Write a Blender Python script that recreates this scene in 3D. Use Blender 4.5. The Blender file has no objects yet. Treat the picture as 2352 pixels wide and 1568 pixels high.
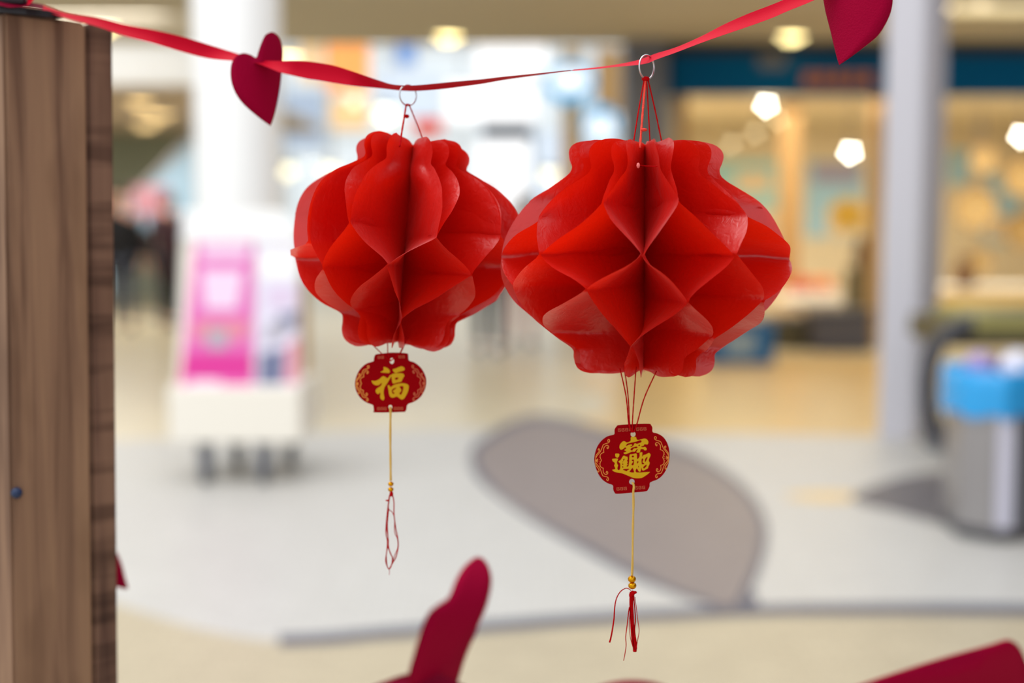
import bpy, bmesh, math, random
from mathutils import Vector, Matrix, noise
random.seed(7)
scene = bpy.context.scene
COL = scene.collection

# ------------------------------------------------------------------ camera, world, light, exposure
FPX = 2352 * 50.0 / 36.0
PITCH = math.radians(5.1)
CAM = Vector((0, 0, 1.45))
FWD = Vector((0, math.cos(PITCH), -math.sin(PITCH)))
UPV = Vector((0, math.sin(PITCH), math.cos(PITCH)))
RGT = Vector((1, 0, 0))
cam_data = bpy.data.cameras.new('camera')
cam = bpy.data.objects.new('camera', cam_data)
COL.objects.link(cam)
cam.location = CAM
cam.rotation_euler = (math.pi / 2 - PITCH, 0, 0)
cam_data.lens = 50.0
cam_data.sensor_width = 36.0
cam_data.clip_start = 0.02
cam_data.clip_end = 200
cam_data.dof.use_dof = True
cam_data.dof.focus_distance = 0.875
cam_data.dof.aperture_fstop = 2.7
cam_data.dof.aperture_blades = 5
cam_data.dof.aperture_rotation = math.radians(12)
scene.camera = cam

world = bpy.data.worlds.new('world')
scene.world = world
world.use_nodes = True
wbg = world.node_tree.nodes['Background']
wbg.inputs[0].default_value = (0.92, 0.965, 1.0, 1)
wbg.inputs[1].default_value = 1.0

def area_light(name, loc, target, sx, sy, power, col):
    ld = bpy.data.lights.new(name, 'AREA')
    ld.shape = 'RECTANGLE'; ld.size = sx; ld.size_y = sy
    ld.energy = power; ld.color = col
    o = bpy.data.objects.new(name, ld)
    COL.objects.link(o)
    o.location = loc
    d = Vector(target) - Vector(loc)
    o.rotation_euler = d.to_track_quat('-Z', 'Y').to_euler()
    return o
# roof light of the mall hall above and behind the stall
area_light('skylight', (-3.5, 3.0, 9.0), (-0.5, 3.5, 0.0), 9.0, 9.0, 720, (1.0, 0.985, 0.96))
# warm ceiling strip inside the shop on the right
area_light('shop_light', (4.2, 17.0, 2.66), (4.2, 17.0, 0), 5.0, 3.5, 185, (1.0, 0.93, 0.78))
area_light('left_beam_fill', (-5.6, 12.7, 3.12), (-5.6, 15.0, 2.9), 5.0, 0.3, 72, (1.0, 0.98, 0.95))  # added fill without a fixture, brightens the white beam
area_light('left_wing_fill', (-6.0, 18.5, 2.76), (-6.0, 18.5, 0), 3.0, 3.0, 190, (1.0, 0.95, 0.88))  # added fill, lifts the wing where its downlights give too little
area_light('shop_front_light', (2.6, 12.6, 3.15), (2.4, 12.0, 0), 3.0, 0.8, 42, (1.0, 0.80, 0.50))

scene.view_settings.view_transform = 'Standard'
scene.view_settings.look = 'None'
scene.view_settings.exposure = 0.14
scene.view_settings.gamma = 1.0
scene.view_settings.use_curve_mapping = False

# ------------------------------------------------------------------ helpers
def P(px, py, d):
    return CAM + d * (FWD + (px - 1176) / FPX * RGT + (784 - py) / FPX * UPV)
def ray(px, py):
    return FWD + (px - 1176) / FPX * RGT + (784 - py) / FPX * UPV
def G(px, py, z=0.0):
    r = ray(px, py)
    return CAM + r * ((z - CAM.z) / r.z)
def W(px, py, Y):
    r = ray(px, py)
    return CAM + r * (Y / r.y)
def proj(p):
    v = p - CAM
    d = v.dot(FWD)
    return 1176 + FPX * v.dot(RGT) / d, 784 - FPX * v.dot(UPV) / d

def lin(c):
    c /= 255.0
    return c / 12.92 if c <= 0.04045 else ((c + 0.055) / 1.055) ** 2.4
def rgb(r, g, b):
    return (lin(r), lin(g), lin(b), 1)

MATS = {}
def mat(name, col, rough=0.6, metal=0.0, spec=0.4, var=0.0, scale=8.0, bump=0.0, bscale=60.0, stretch=None, coat=0.0):
    m = bpy.data.materials.new(name)
    m.use_nodes = True
    nt = m.node_tree; N = nt.nodes; L = nt.links
    b = N['Principled BSDF']
    b.inputs['Base Color'].default_value = col
    b.inputs['Roughness'].default_value = rough
    b.inputs['Metallic'].default_value = metal
    b.inputs['Specular IOR Level'].default_value = spec
    b.inputs['Coat Weight'].default_value = coat
    tc = N.new('ShaderNodeTexCoord')
    src = tc.outputs['Object']
    if stretch:
        mp = N.new('ShaderNodeMapping'); mp.inputs['Scale'].default_value = stretch
        L.new(src, mp.inputs['Vector']); src = mp.outputs['Vector']
    if var > 0:
        n = N.new('ShaderNodeTexNoise'); n.inputs['Scale'].default_value = scale; n.inputs['Detail'].default_value = 6
        L.new(src, n.inputs['Vector'])
        r = N.new('ShaderNodeValToRGB')
        r.color_ramp.elements[0].position = 0.3; r.color_ramp.elements[1].position = 0.7
        r.color_ramp.elements[0].color = tuple(c * (1 - var) for c in col[:3]) + (1,)
        r.color_ramp.elements[1].color = tuple(min(1, c * (1 + var)) for c in col[:3]) + (1,)
        L.new(n.outputs['Fac'], r.inputs['Fac']); L.new(r.outputs['Color'], b.inputs['Base Color'])
    if bump > 0:
        n2 = N.new('ShaderNodeTexNoise'); n2.inputs['Scale'].default_value = bscale; n2.inputs['Detail'].default_value = 4
        L.new(src, n2.inputs['Vector'])
        bp = N.new('ShaderNodeBump'); bp.inputs['Strength'].default_value = bump; bp.inputs['Distance'].default_value = 0.002
        L.new(n2.outputs['Fac'], bp.inputs['Height']); L.new(bp.outputs['Normal'], b.inputs['Normal'])
    MATS[name] = m
    return m
def emit(name, col, strength):
    m = bpy.data.materials.new(name); m.use_nodes = True
    nt = m.node_tree; nt.nodes.clear()
    e = nt.nodes.new('ShaderNodeEmission'); o = nt.nodes.new('ShaderNodeOutputMaterial')
    e.inputs[0].default_value = col; e.inputs[1].default_value = strength
    nt.links.new(e.outputs[0], o.inputs[0])
    return m

ORG = {}
def setp(o, label=None, cat=None, group=None, kind=None):
    if label: o['label'] = label
    if cat: o['category'] = cat
    if group: o['group'] = group
    if kind: o['kind'] = kind
    return o
def thing(name, label, cat, loc=(0, 0, 0), group=None, kind=None):
    o = bpy.data.objects.new(name, None)
    o.empty_display_size = 0.05
    COL.objects.link(o); o.location = loc
    ORG[o.name] = Vector(loc)
    return setp(o, label, cat, group, kind)
def obj(name, verts, faces, m, parent=None, smooth=False, origin=None):
    org = Vector((0, 0, 0))
    if parent: org = ORG[parent.name]
    elif origin is not None: org = Vector(origin)
    me = bpy.data.meshes.new(name)
    me.from_pydata([tuple(Vector(v) - org) for v in verts], [], faces)
    me.update()
    if m: me.materials.append(m)
    if smooth:
        me.polygons.foreach_set('use_smooth', [True] * len(me.polygons))
    o = bpy.data.objects.new(name, me); COL.objects.link(o)
    if parent: o.parent = parent
    else: o.location = org
    ORG[o.name] = org
    return o
def copy_tree(o, parent=None):
    c = o.copy(); COL.objects.link(c)
    if parent: c.parent = parent
    for ch in list(o.children): copy_tree(ch, c)
    return c

class MB:
    def __init__(s): s.v = []; s.f = []
    def add(s, vs, fs):
        k = len(s.v); s.v += [Vector(v) for v in vs]; s.f += [tuple(i + k for i in f) for f in fs]
        return s
    def box(s, x0, x1, y0, y1, z0, z1, bev=0.0):
        if bev <= 0:
            vs = [(x, y, z) for x in (x0, x1) for y in (y0, y1) for z in (z0, z1)]
            s.add(vs, [(0, 1, 3, 2), (4, 6, 7, 5), (0, 4, 5, 1), (2, 3, 7, 6), (0, 2, 6, 4), (1, 5, 7, 3)])
        else:
            bm = bmesh.new()
            bmesh.ops.create_cube(bm, size=1)
            for v in bm.verts:
                v.co = Vector(((x0 + x1) / 2 + v.co.x * (x1 - x0), (y0 + y1) / 2 + v.co.y * (y1 - y0), (z0 + z1) / 2 + v.co.z * (z1 - z0)))
            bmesh.ops.bevel(bm, geom=list(bm.edges), offset=bev, segments=2, profile=0.5, affect='EDGES')
            bm.verts.index_update()
            s.add([v.co.copy() for v in bm.verts], [tuple(v.index for v in f.verts) for f in bm.faces])
            bm.free()
        return s
    def tube(s, pts, r, n=8, closed=False, cap=True):
        pts = [Vector(p) for p in pts]; m = len(pts)
        rs = r if isinstance(r, (list, tuple)) else [r] * m
        rings = []; nrm = None
        for i, p in enumerate(pts):
            if closed: t = pts[(i + 1) % m] - pts[i - 1]
            else: t = pts[min(i + 1, m - 1)] - pts[max(i - 1, 0)]
            if t.length < 1e-9: t = Vector((0, 0, 1))
            t.normalize()
            if nrm is None:
                nrm = t.orthogonal().normalized()
            else:
                nrm = nrm - t * nrm.dot(t)
                if nrm.length < 1e-6: nrm = t.orthogonal()
                nrm.normalize()
            bn = t.cross(nrm)
            rings.append([p + rs[i] * (math.cos(2 * math.pi * k / n) * nrm + math.sin(2 * math.pi * k / n) * bn) for k in range(n)])
        vs = [v for rg in rings for v in rg]; fs = []
        for i in range(m if closed else m - 1):
            a = i * n; b = ((i + 1) % m) * n
            for k in range(n):
                fs.append((a + k, a + (k + 1) % n, b + (k + 1) % n, b + k))
        if cap and not closed:
            fs.append(tuple(range(n - 1, -1, -1))); fs.append(tuple(range((m - 1) * n, m * n)))
        return s.add(vs, fs)
    def lathe(s, prof, c=(0, 0, 0), n=24, axis='z'):
        vs = []; fs = []
        for (r, h) in prof:
            for k in range(n):
                a = 2 * math.pi * k / n
                x, y, z = r * math.cos(a), r * math.sin(a), h
                if axis == 'y': x, y, z = x, -z, y
                if axis == 'x': x, y, z = z, x, y
                vs.append((c[0] + x, c[1] + y, c[2] + z))
        for i in range(len(prof) - 1):
            for k in range(n):
                fs.append((i * n + k, i * n + (k + 1) % n, (i + 1) * n + (k + 1) % n, (i + 1) * n + k))
        fs.append(tuple(range(n - 1, -1, -1))); fs.append(tuple(range((len(prof) - 1) * n, len(prof) * n)))
        return s.add(vs, fs)
    def sphere(s, c, r, n=12, sq=(1, 1, 1)):
        vs = []; fs = []
        h = n // 2
        for i in range(1, h):
            th = math.pi * i / h
            for k in range(n):
                a = 2 * math.pi * k / n
                vs.append((c[0] + sq[0] * r * math.sin(th) * math.cos(a), c[1] + sq[1] * r * math.sin(th) * math.sin(a), c[2] + sq[2] * r * math.cos(th)))
        for i in range(h - 2):
            for k in range(n):
                fs.append((i * n + k, (i + 1) * n + k, (i + 1) * n + (k + 1) % n, i * n + (k + 1) % n))
        t = len(vs); vs.append((c[0], c[1], c[2] + sq[2] * r)); vs.append((c[0], c[1], c[2] - sq[2] * r))
        for k in range(n):
            fs.append((t, k, (k + 1) % n)); fs.append((t + 1, (h - 2) * n + (k + 1) % n, (h - 2) * n + k))
        return s.add(vs, fs)
    def build(s, name, m, parent=None, smooth=False, origin=None):
        return obj(name, s.v, s.f, m, parent, smooth, origin)

def catmull(pts, k=6, closed=False):
    pts = [Vector(p) for p in pts]; n = len(pts); out = []
    for i in range(n if closed else n - 1):
        if closed: a, b, c, d = pts[i - 1], pts[i], pts[(i + 1) % n], pts[(i + 2) % n]
        else: a, b, c, d = pts[max(i - 1, 0)], pts[i], pts[i + 1], pts[min(i + 2, n - 1)]
        for j in range(k):
            t = j / k
            out.append(0.5 * ((2 * b) + (c - a) * t + (2 * a - 5 * b + 4 * c - d) * t * t + (3 * b - a - 3 * c + d) * t ** 3))
    if not closed: out.append(pts[-1].copy())
    return out
def interp(tab, x):
    if x <= tab[0][0]: return tab[0][1]
    for (a, u), (b, v) in zip(tab, tab[1:]):
        if x <= b: return u + (v - u) * (x - a) / (b - a)
    return tab[-1][1]
def smoothtab(tab, x):
    if x <= tab[0][0]: return tab[0][1]
    for i in range(len(tab) - 1):
        (a, u), (b, v) = tab[i], tab[i + 1]
        if x <= b:
            t = (x - a) / (b - a)
            p0 = tab[max(i - 1, 0)]; p3 = tab[min(i + 2, len(tab) - 1)]
            m1 = (v - p0[1]) / (b - p0[0]) * (b - a); m2 = (p3[1] - u) / (p3[0] - a) * (b - a)
            t2, t3 = t * t, t ** 3
            return (2 * t3 - 3 * t2 + 1) * u + (t3 - 2 * t2 + t) * m1 + (-2 * t3 + 3 * t2) * v + (t3 - t2) * m2
    return tab[-1][1]

def flat_shape(name, loops, fn, thick, m, parent=None, origin=None, depth_dir=None):
    """filled outlines with holes (2D loops) -> mesh; fn maps (x, y) to a world point; thickness along depth_dir."""
    cu = bpy.data.curves.new('tmp', 'CURVE'); cu.dimensions = '2D'; cu.fill_mode = 'BOTH'
    for lp in loops:
        sp = cu.splines.new('POLY'); sp.points.add(len(lp) - 1); sp.use_cyclic_u = True
        for i, q in enumerate(lp): sp.points[i].co = (q[0], q[1], 0, 1)
    cu.extrude = 1.0
    o = bpy.data.objects.new('tmp', cu); COL.objects.link(o)
    dg = bpy.context.evaluated_depsgraph_get()
    me = bpy.data.meshes.new_from_object(o.evaluated_get(dg))
    vs = []
    for v in me.vertices:
        w = fn(v.co.x, v.co.y)
        vs.append(w + depth_dir * (thick * 0.5 * v.co.z))
    fs = [tuple(p.vertices) for p in me.polygons]
    bpy.data.objects.remove(o); bpy.data.meshes.remove(me); bpy.data.curves.remove(cu)
    return obj(name, vs, fs, m, parent, False, origin)

# ------------------------------------------------------------------ materials
M = {}
M['floor'] = mat('tan_floor', rgb(196, 182, 150), 0.32, var=0.06, scale=3)
def tile_mat(name, c1, c2, joint, sx, sy, rough):
    m = bpy.data.materials.new(name); m.use_nodes = True
    nt = m.node_tree; b = nt.nodes['Principled BSDF']; b.inputs['Roughness'].default_value = rough
    tc = nt.nodes.new('ShaderNodeTexCoord'); br = nt.nodes.new('ShaderNodeTexBrick')
    br.inputs['Color1'].default_value = c1; br.inputs['Color2'].default_value = c2; br.inputs['Mortar'].default_value = joint
    br.inputs['Scale'].default_value = 1.0; br.inputs['Brick Width'].default_value = sx; br.inputs['Row Height'].default_value = sy
    br.inputs['Mortar Size'].default_value = 0.004
    nt.links.new(tc.outputs['Object'], br.inputs['Vector'])
    n = nt.nodes.new('ShaderNodeTexNoise'); n.inputs['Scale'].default_value = 1.2; n.inputs['Detail'].default_value = 5
    nt.links.new(tc.outputs['Object'], n.inputs['Vector'])
    mx = nt.nodes.new('ShaderNodeMix'); mx.data_type = 'RGBA'; mx.blend_type = 'MULTIPLY'
    mx.inputs['Factor'].default_value = 0.25
    nt.links.new(br.outputs['Color'], mx.inputs['A']); nt.links.new(n.outputs['Color'], mx.inputs['B'])
    rp = nt.nodes.new('ShaderNodeValToRGB'); rp.color_ramp.elements[0].color = (0.75, 0.75, 0.75, 1)
    nt.links.new(n.outputs['Fac'], rp.inputs['Fac']); nt.links.new(rp.outputs['Color'], mx.inputs['B'])
    nt.links.new(mx.outputs['Result'], b.inputs['Base Color'])
    return m
M['pale'] = tile_mat('pale_mosaic', rgb(197, 194, 189), rgb(189, 186, 181), rgb(174, 171, 166), 0.09, 0.045, 0.45)
M['beige'] = tile_mat('beige_tile', rgb(188, 174, 146), rgb(178, 164, 137), rgb(160, 147, 122), 0.12, 0.06, 0.45)
M['leafgrey'] = mat('grey_inlay', rgb(130, 118, 115), 0.5, var=0.05, scale=4)
M['rim'] = mat('blue_grey_rim', rgb(80, 80, 94), 0.5)
M['darkplate'] = mat('dark_plate', rgb(96, 92, 96), 0.5, metal=0.1)
M['ceil'] = mat('tan_ceiling', rgb(192, 184, 166), 0.9)
M['white'] = mat('white_paint', rgb(246, 246, 246), 0.5)
M['white2'] = mat('white_beam', rgb(240, 243, 246), 0.7)
M['colgrey'] = mat('lilac_grey_paint', rgb(206, 204, 212), 0.5)
M['darkgrey'] = mat('dark_grey_cladding', rgb(104, 108, 120), 0.5)
M['olive'] = mat('olive_wall', rgb(142, 148, 130), 0.8)
M['blueglass'] = mat('blue_panel', rgb(158, 190, 214), 0.3)
M['fascia'] = mat('blue_fascia', rgb(0, 88, 140), 0.7, spec=0.08)
M['gapshade_awning'] = mat('gap_shade_and_awning', rgb(40, 44, 56), 0.7)
M['signorange'] = mat('rust_lettering', rgb(190, 118, 84), 0.5)
M['cream'] = mat('cream_board', rgb(244, 238, 226), 0.6)
M['shopwall'] = mat('warm_wall', rgb(228, 214, 184), 0.8)
M['tanwood'] = mat('tan_wood', rgb(190, 150, 96), 0.5, var=0.12, scale=6, stretch=(8, 8, 1))
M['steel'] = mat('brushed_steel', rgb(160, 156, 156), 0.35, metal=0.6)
M['highlight_filling'] = mat('highlight_and_filling', rgb(212, 210, 226), 0.35)
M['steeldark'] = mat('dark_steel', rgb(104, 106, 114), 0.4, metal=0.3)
M['rubber'] = mat('black_rubber', rgb(66, 66, 72), 0.5)
M['bag'] = mat('blue_plastic', rgb(34, 158, 226), 0.25, spec=0.6)
M['heart'] = mat('crimson_felt', rgb(150, 0, 46), 0.9, spec=0.08, bump=0.3, bscale=900)
M['ribbon'] = mat('red_satin', rgb(192, 0, 36), 0.6, spec=0.08, bump=0.1, bscale=1200)
M['ribbon2'] = mat('crimson_satin', rgb(122, 0, 38), 0.6, spec=0.08)
M['cord'] = mat('red_cord', rgb(190, 4, 12), 0.8, spec=0.05, bump=0.6, bscale=1600)
M['cordbright'] = mat('orange_red_cord', rgb(236, 62, 44), 0.7, bump=0.6, bscale=1600)
M['gold_thread'] = mat('gold_thread', rgb(226, 182, 84), 0.5, bump=0.5, bscale=1500)
M['gold'] = mat('gold_bead', rgb(214, 150, 20), 0.25, metal=1.0)
M['wire'] = mat('silver_wire', rgb(214, 208, 212), 0.25, metal=1.0)
M['tag'] = mat('red_card', rgb(146, 0, 8), 0.6, spec=0.03)
M['goldprint'] = mat('gold_print', rgb(206, 160, 6), 0.5, spec=0.15)
M['goldline'] = mat('gold_line', rgb(224, 140, 48), 0.5)
M['goldfaint'] = mat('faint_gold', rgb(196, 92, 50), 0.5)
M['strap'] = mat('black_strap', rgb(38, 36, 42), 0.4)
M['navy'] = mat('navy_cloth', rgb(30, 34, 52), 0.9)
M['black'] = mat('black_cloth', rgb(22, 22, 26), 0.9)
M['maroon'] = mat('maroon_cloth', rgb(58, 34, 40), 0.9)
M['jean'] = mat('grey_blue_trousers', rgb(76, 82, 98), 0.9)
M['pinkcloth'] = mat('pale_pink_cloth', rgb(226, 196, 196), 0.9)
M['skin'] = mat('skin', rgb(224, 172, 150), 0.6)
M['hair'] = mat('brown_hair', rgb(70, 46, 36), 0.7)
M['eyes'] = mat('eye', rgb(30, 26, 26), 0.3)
M['wicker'] = mat('woven_straw', rgb(200, 168, 112), 0.8, var=0.2, scale=60)
M['wickerdark'] = mat('dark_straw', rgb(158, 122, 78), 0.8, var=0.2, scale=60)

def paper_mat():
    m = bpy.data.materials.new('red_lantern_paper'); m.use_nodes = True
    nt = m.node_tree; N = nt.nodes; L = nt.links; N.clear()
    out = N.new('ShaderNodeOutputMaterial')
    tc = N.new('ShaderNodeTexCoord')
    n1 = N.new('ShaderNodeTexNoise'); n1.inputs['Scale'].default_value = 28; n1.inputs['Detail'].default_value = 3
    L.new(tc.outputs['Object'], n1.inputs['Vector'])
    n2 = N.new('ShaderNodeTexNoise'); n2.inputs['Scale'].default_value = 160; n2.inputs['Detail'].default_value = 5; n2.inputs['Distortion'].default_value = 1.5
    L.new(tc.outputs['Object'], n2.inputs['Vector'])
    b1 = N.new('ShaderNodeBump'); b1.inputs['Strength'].default_value = 0.55; b1.inputs['Distance'].default_value = 0.004
    L.new(n1.outputs['Fac'], b1.inputs['Height'])
    b2 = N.new('ShaderNodeBump'); b2.inputs['Strength'].default_value = 0.4; b2.inputs['Distance'].default_value = 0.001
    L.new(n2.outputs['Fac'], b2.inputs['Height']); L.new(b1.outputs['Normal'], b2.inputs['Normal'])
    rp = N.new('ShaderNodeValToRGB')
    rp.color_ramp.elements[0].color = (0.60, 0.0, 0.0, 1); rp.color_ramp.elements[1].color = (0.76, 0.010, 0.002, 1)
    L.new(n1.outputs['Fac'], rp.inputs['Fac'])
    d = N.new('ShaderNodeBsdfDiffuse'); L.new(rp.outputs['Color'], d.inputs['Color']); L.new(b2.outputs['Normal'], d.inputs['Normal'])
    t = N.new('ShaderNodeBsdfTranslucent'); t.inputs['Color'].default_value = (0.84, 0.014, 0.0, 1); L.new(b1.outputs['Normal'], t.inputs['Normal'])
    mx = N.new('ShaderNodeMixShader'); mx.inputs[0].default_value = 0.44
    L.new(d.outputs[0], mx.inputs[1]); L.new(t.outputs[0], mx.inputs[2])
    g = N.new('ShaderNodeBsdfGlossy'); g.inputs['Roughness'].default_value = 0.33; L.new(b2.outputs['Normal'], g.inputs['Normal'])
    g.inputs['Color'].default_value = (1, 0.93, 0.93, 1)
    fr0 = N.new('ShaderNodeLayerWeight'); fr0.inputs['Blend'].default_value = 0.5; L.new(b2.outputs['Normal'], fr0.inputs['Normal'])
    pw = N.new('ShaderNodeMath'); pw.operation = 'POWER'; pw.inputs[1].default_value = 3.0; L.new(fr0.outputs['Facing'], pw.inputs[0])
    fr = N.new('ShaderNodeMapRange'); fr.inputs['To Min'].default_value = 0.06; fr.inputs['To Max'].default_value = 0.42; L.new(pw.outputs[0], fr.inputs['Value'])
    mx2 = N.new('ShaderNodeMixShader'); L.new(fr.outputs[0], mx2.inputs[0])
    L.new(mx.outputs[0], mx2.inputs[1]); L.new(g.outputs[0], mx2.inputs[2])
    L.new(mx2.outputs[0], out.inputs[0])
    return m
M['paper'] = paper_mat()

def wood_mat(name, c0, c1, c2, saw):
    m = bpy.data.materials.new(name); m.use_nodes = True
    nt = m.node_tree; N = nt.nodes; L = nt.links
    b = N['Principled BSDF']; b.inputs['Roughness'].default_value = 0.7; b.inputs['Specular IOR Level'].default_value = 0.25
    tc = N.new('ShaderNodeTexCoord')
    mp = N.new('ShaderNodeMapping'); mp.inputs['Scale'].default_value = (60, 60, 3.0)
    L.new(tc.outputs['Object'], mp.inputs['Vector'])
    n = N.new('ShaderNodeTexNoise'); n.inputs['Scale'].default_value = 1.0; n.inputs['Detail'].default_value = 8; n.inputs['Distortion'].default_value = 0.6
    L.new(mp.outputs['Vector'], n.inputs['Vector'])
    rp = N.new('ShaderNodeValToRGB'); e = rp.color_ramp.elements
    e[0].position = 0.32; e[0].color = c0; e[1].position = 0.72; e[1].color = c2
    mid = e.new(0.5); mid.color = c1
    L.new(n.outputs['Fac'], rp.inputs['Fac'])
    # blotches / knots
    mp2 = N.new('ShaderNodeMapping'); mp2.inputs['Scale'].default_value = (18, 18, 7)
    L.new(tc.outputs['Object'], mp2.inputs['Vector'])
    n2 = N.new('ShaderNodeTexNoise'); n2.inputs['Scale'].default_value = 1.0; n2.inputs['Detail'].default_value = 3
    L.new(mp2.outputs['Vector'], n2.inputs['Vector'])
    r2 = N.new('ShaderNodeValToRGB'); r2.color_ramp.elements[0].position = 0.30; r2.color_ramp.elements[1].position = 0.52
    r2.color_ramp.elements[0].color = (0.55, 0.5, 0.48, 1); r2.color_ramp.elements[1].color = (1, 1, 1, 1)
    L.new(n2.outputs['Fac'], r2.inputs['Fac'])
    mx = N.new('ShaderNodeMix'); mx.data_type = 'RGBA'; mx.blend_type = 'MULTIPLY'; mx.inputs['Factor'].default_value = 0.75
    L.new(rp.outputs['Color'], mx.inputs['A']); L.new(r2.outputs['Color'], mx.inputs['B'])
    last = mx.outputs['Result']
    if saw:
        mp3 = N.new('ShaderNodeMapping'); mp3.inputs['Scale'].default_value = (6, 6, 55)
        L.new(tc.outputs['Object'], mp3.inputs['Vector'])
        n3 = N.new('ShaderNodeTexNoise'); n3.inputs['Scale'].default_value = 1.0; n3.inputs['Detail'].default_value = 2
        L.new(mp3.outputs['Vector'], n3.inputs['Vector'])
        r3 = N.new('ShaderNodeValToRGB'); r3.color_ramp.elements[0].position = 0.34; r3.color_ramp.elements[1].position = 0.5
        r3.color_ramp.elements[0].color = (0.4, 0.36, 0.36, 1); r3.color_ramp.elements[1].color = (1, 1, 1, 1)
        L.new(n3.outputs['Fac'], r3.inputs['Fac'])
        mx3 = N.new('ShaderNodeMix'); mx3.data_type = 'RGBA'; mx3.blend_type = 'MULTIPLY'; mx3.inputs['Factor'].default_value = 0.8
        L.new(last, mx3.inputs['A']); L.new(r3.outputs['Color'], mx3.inputs['B']); last = mx3.outputs['Result']
    L.new(last, b.inputs['Base Color'])
    bp = N.new('ShaderNodeBump'); bp.inputs['Strength'].default_value = 0.3; bp.inputs['Distance'].default_value = 0.002
    L.new(n.outputs['Fac'], bp.inputs['Height']); L.new(bp.outputs['Normal'], b.inputs['Normal'])
    return m
M['wood'] = wood_mat('brown_wood', rgb(104, 76, 60), rgb(140, 108, 86), rgb(160, 126, 98), False)
M['woodsaw'] = wood_mat('sawn_wood', rgb(92, 66, 56), rgb(122, 92, 76), rgb(140, 108, 88), True)
M['wooddark'] = wood_mat('dark_wood', rgb(84, 60, 46), rgb(110, 82, 62), rgb(122, 94, 72), False)

def glass_mat():
    m = bpy.data.materials.new('clear_glass'); m.use_nodes = True
    nt = m.node_tree; N = nt.nodes; N.clear()
    out = N.new('ShaderNodeOutputMaterial'); tr = N.new('ShaderNodeBsdfTransparent'); gl = N.new('ShaderNodeBsdfGlossy')
    tr.inputs[0].default_value = (0.96, 0.98, 0.98, 1); gl.inputs['Roughness'].default_value = 0.03
    mx = N.new('ShaderNodeMixShader'); mx.inputs[0].default_value = 0.06
    nt.links.new(tr.outputs[0], mx.inputs[1]); nt.links.new(gl.outputs[0], mx.inputs[2]); nt.links.new(mx.outputs[0], out.inputs[0])
    return m
M['glass'] = glass_mat()

# ------------------------------------------------------------------ setting: floor and inlays
floor = MB().box(-30, 30, -6, 60, -0.2, 0).build('floor', M['floor'])
setp(floor, kind='structure')
def inlay(name, px, z, m, k=6, raw=None):
    pts = raw if raw else [G(x, y) for x, y in px]
    loop = catmull(pts, k, True) if k else pts
    return flat_shape(name, [[(p.x, p.y) for p in loop]], lambda x, y: Vector((x, y, z)), 0.002, m, floor, depth_dir=Vector((0, 0, 1)))
far = [(-3400, 1060), (-900, 1030), (270, 1012), (520, 1004), (800, 990), (1100, 986), (1500, 984), (2000, 990), (2180, 1035), (2352, 1085), (3200, 1200)]
pts = [G(x, y) for x, y in far] + [Vector((8, -5, 0)), Vector((-14, -5, 0))]
inlay('pale_paving', None, 0.0015, M['pale'], 0, pts)
tanl = [(1300, 988), (1400, 930), (1330, 870), (1500, 826), (2100, 826), (2150, 900), (2110, 990), (1700, 996)]
M['shopglow_tan'] = mat('shop_glow_and_tan', rgb(202, 168, 104), 0.3, var=0.08, scale=3)
inlay('warm_reflection', tanl, 0.0025, M['shopglow_tan'], 5)  # shop light reflected on the tan floor, painted as a golden patch
leaf = [(1080, 1060), (1086, 1028), (1120, 998), (1170, 970), (1230, 955), (1300, 962), (1380, 985), (1470, 1005), (1570, 1032), (1655, 1075), (1722, 1130),
        (1757, 1190), (1763, 1245), (1750, 1300), (1727, 1355), (1692, 1410), (1640, 1396), (1560, 1371), (1450, 1325), (1330, 1260), (1220, 1195), (1130, 1130), (1092, 1092)]
inlay('leaf_border', leaf, 0.0035, M['rim'])
cx, cy = 1460, 1190
leaf_in = []
for (x, y) in leaf[:-1]:
    dx, dy = x - cx, y - cy; d = math.hypot(dx, dy)
    k = (d - 17) / d
    leaf_in.append((cx + dx * k, cy + dy * k))
inlay('grey_leaf', leaf_in, 0.0055, M['leafgrey'])
line_c = [(300, 1400), (480, 1452), (640, 1476), (760, 1470), (900, 1457), (1100, 1444), (1400, 1422), (1700, 1407), (2000, 1403), (2352, 1405), (2800, 1420)]
up = [(x, y - 9) for x, y in line_c]; dn = [(x, y + 9) for x, y in line_c]
up2 = catmull([G(x, y) for x, y in line_c], 4)
beige_pts = [G(x, y) for x, y in [(120, 1340)] + line_c + [(3300, 1440)]] + [Vector((4, -2, 0)), Vector((-3, -2, 0))]
inlay('beige_paving', None, 0.0035, M['beige'], 0, catmull(beige_pts[:-2], 4) + beige_pts[-2:])
st = [G(x, y - 13) for x, y in line_c[2:]]; sb = [G(x, y + 12) for x, y in line_c[2:]]
inlay('paving_joint', None, 0.0055, M['rim'], 0, catmull(st, 4) + catmull(sb, 4)[::-1])
stem = [(1640, 1404), (1690, 1395), (1722, 1360), (1740, 1385), (1712, 1412), (1650, 1416)]
inlay('leaf_stem', stem, 0.0065, M['rim'], 4)
plate = [(1955, 1148), (2020, 1112), (2120, 1088), (2240, 1080), (2420, 1090), (2430, 1200), (2300, 1228), (2190, 1212), (2070, 1180)]
inlay('dark_plate', plate, 0.0035, M['darkplate'], 4)
strip = [(1800, 1140), (1870, 1130), (1960, 1133), (1985, 1146), (1920, 1154), (1850, 1150)]
inlay('tan_strip', strip, 0.003, M['shopglow_tan'], 4)

# ------------------------------------------------------------------ setting: ceilings, walls, columns
CZ = 3.2
ceil = MB().box(-12, 9, 11.3, 14.95, CZ, CZ + 0.5).build('ceiling', M['ceil']); setp(ceil, kind='structure')
tr = MB().box(-12, 9, 11.23, 11.298, CZ + 0.0, CZ + 0.55).build('trim_1', M['white2']); setp(tr, kind='structure')
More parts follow.
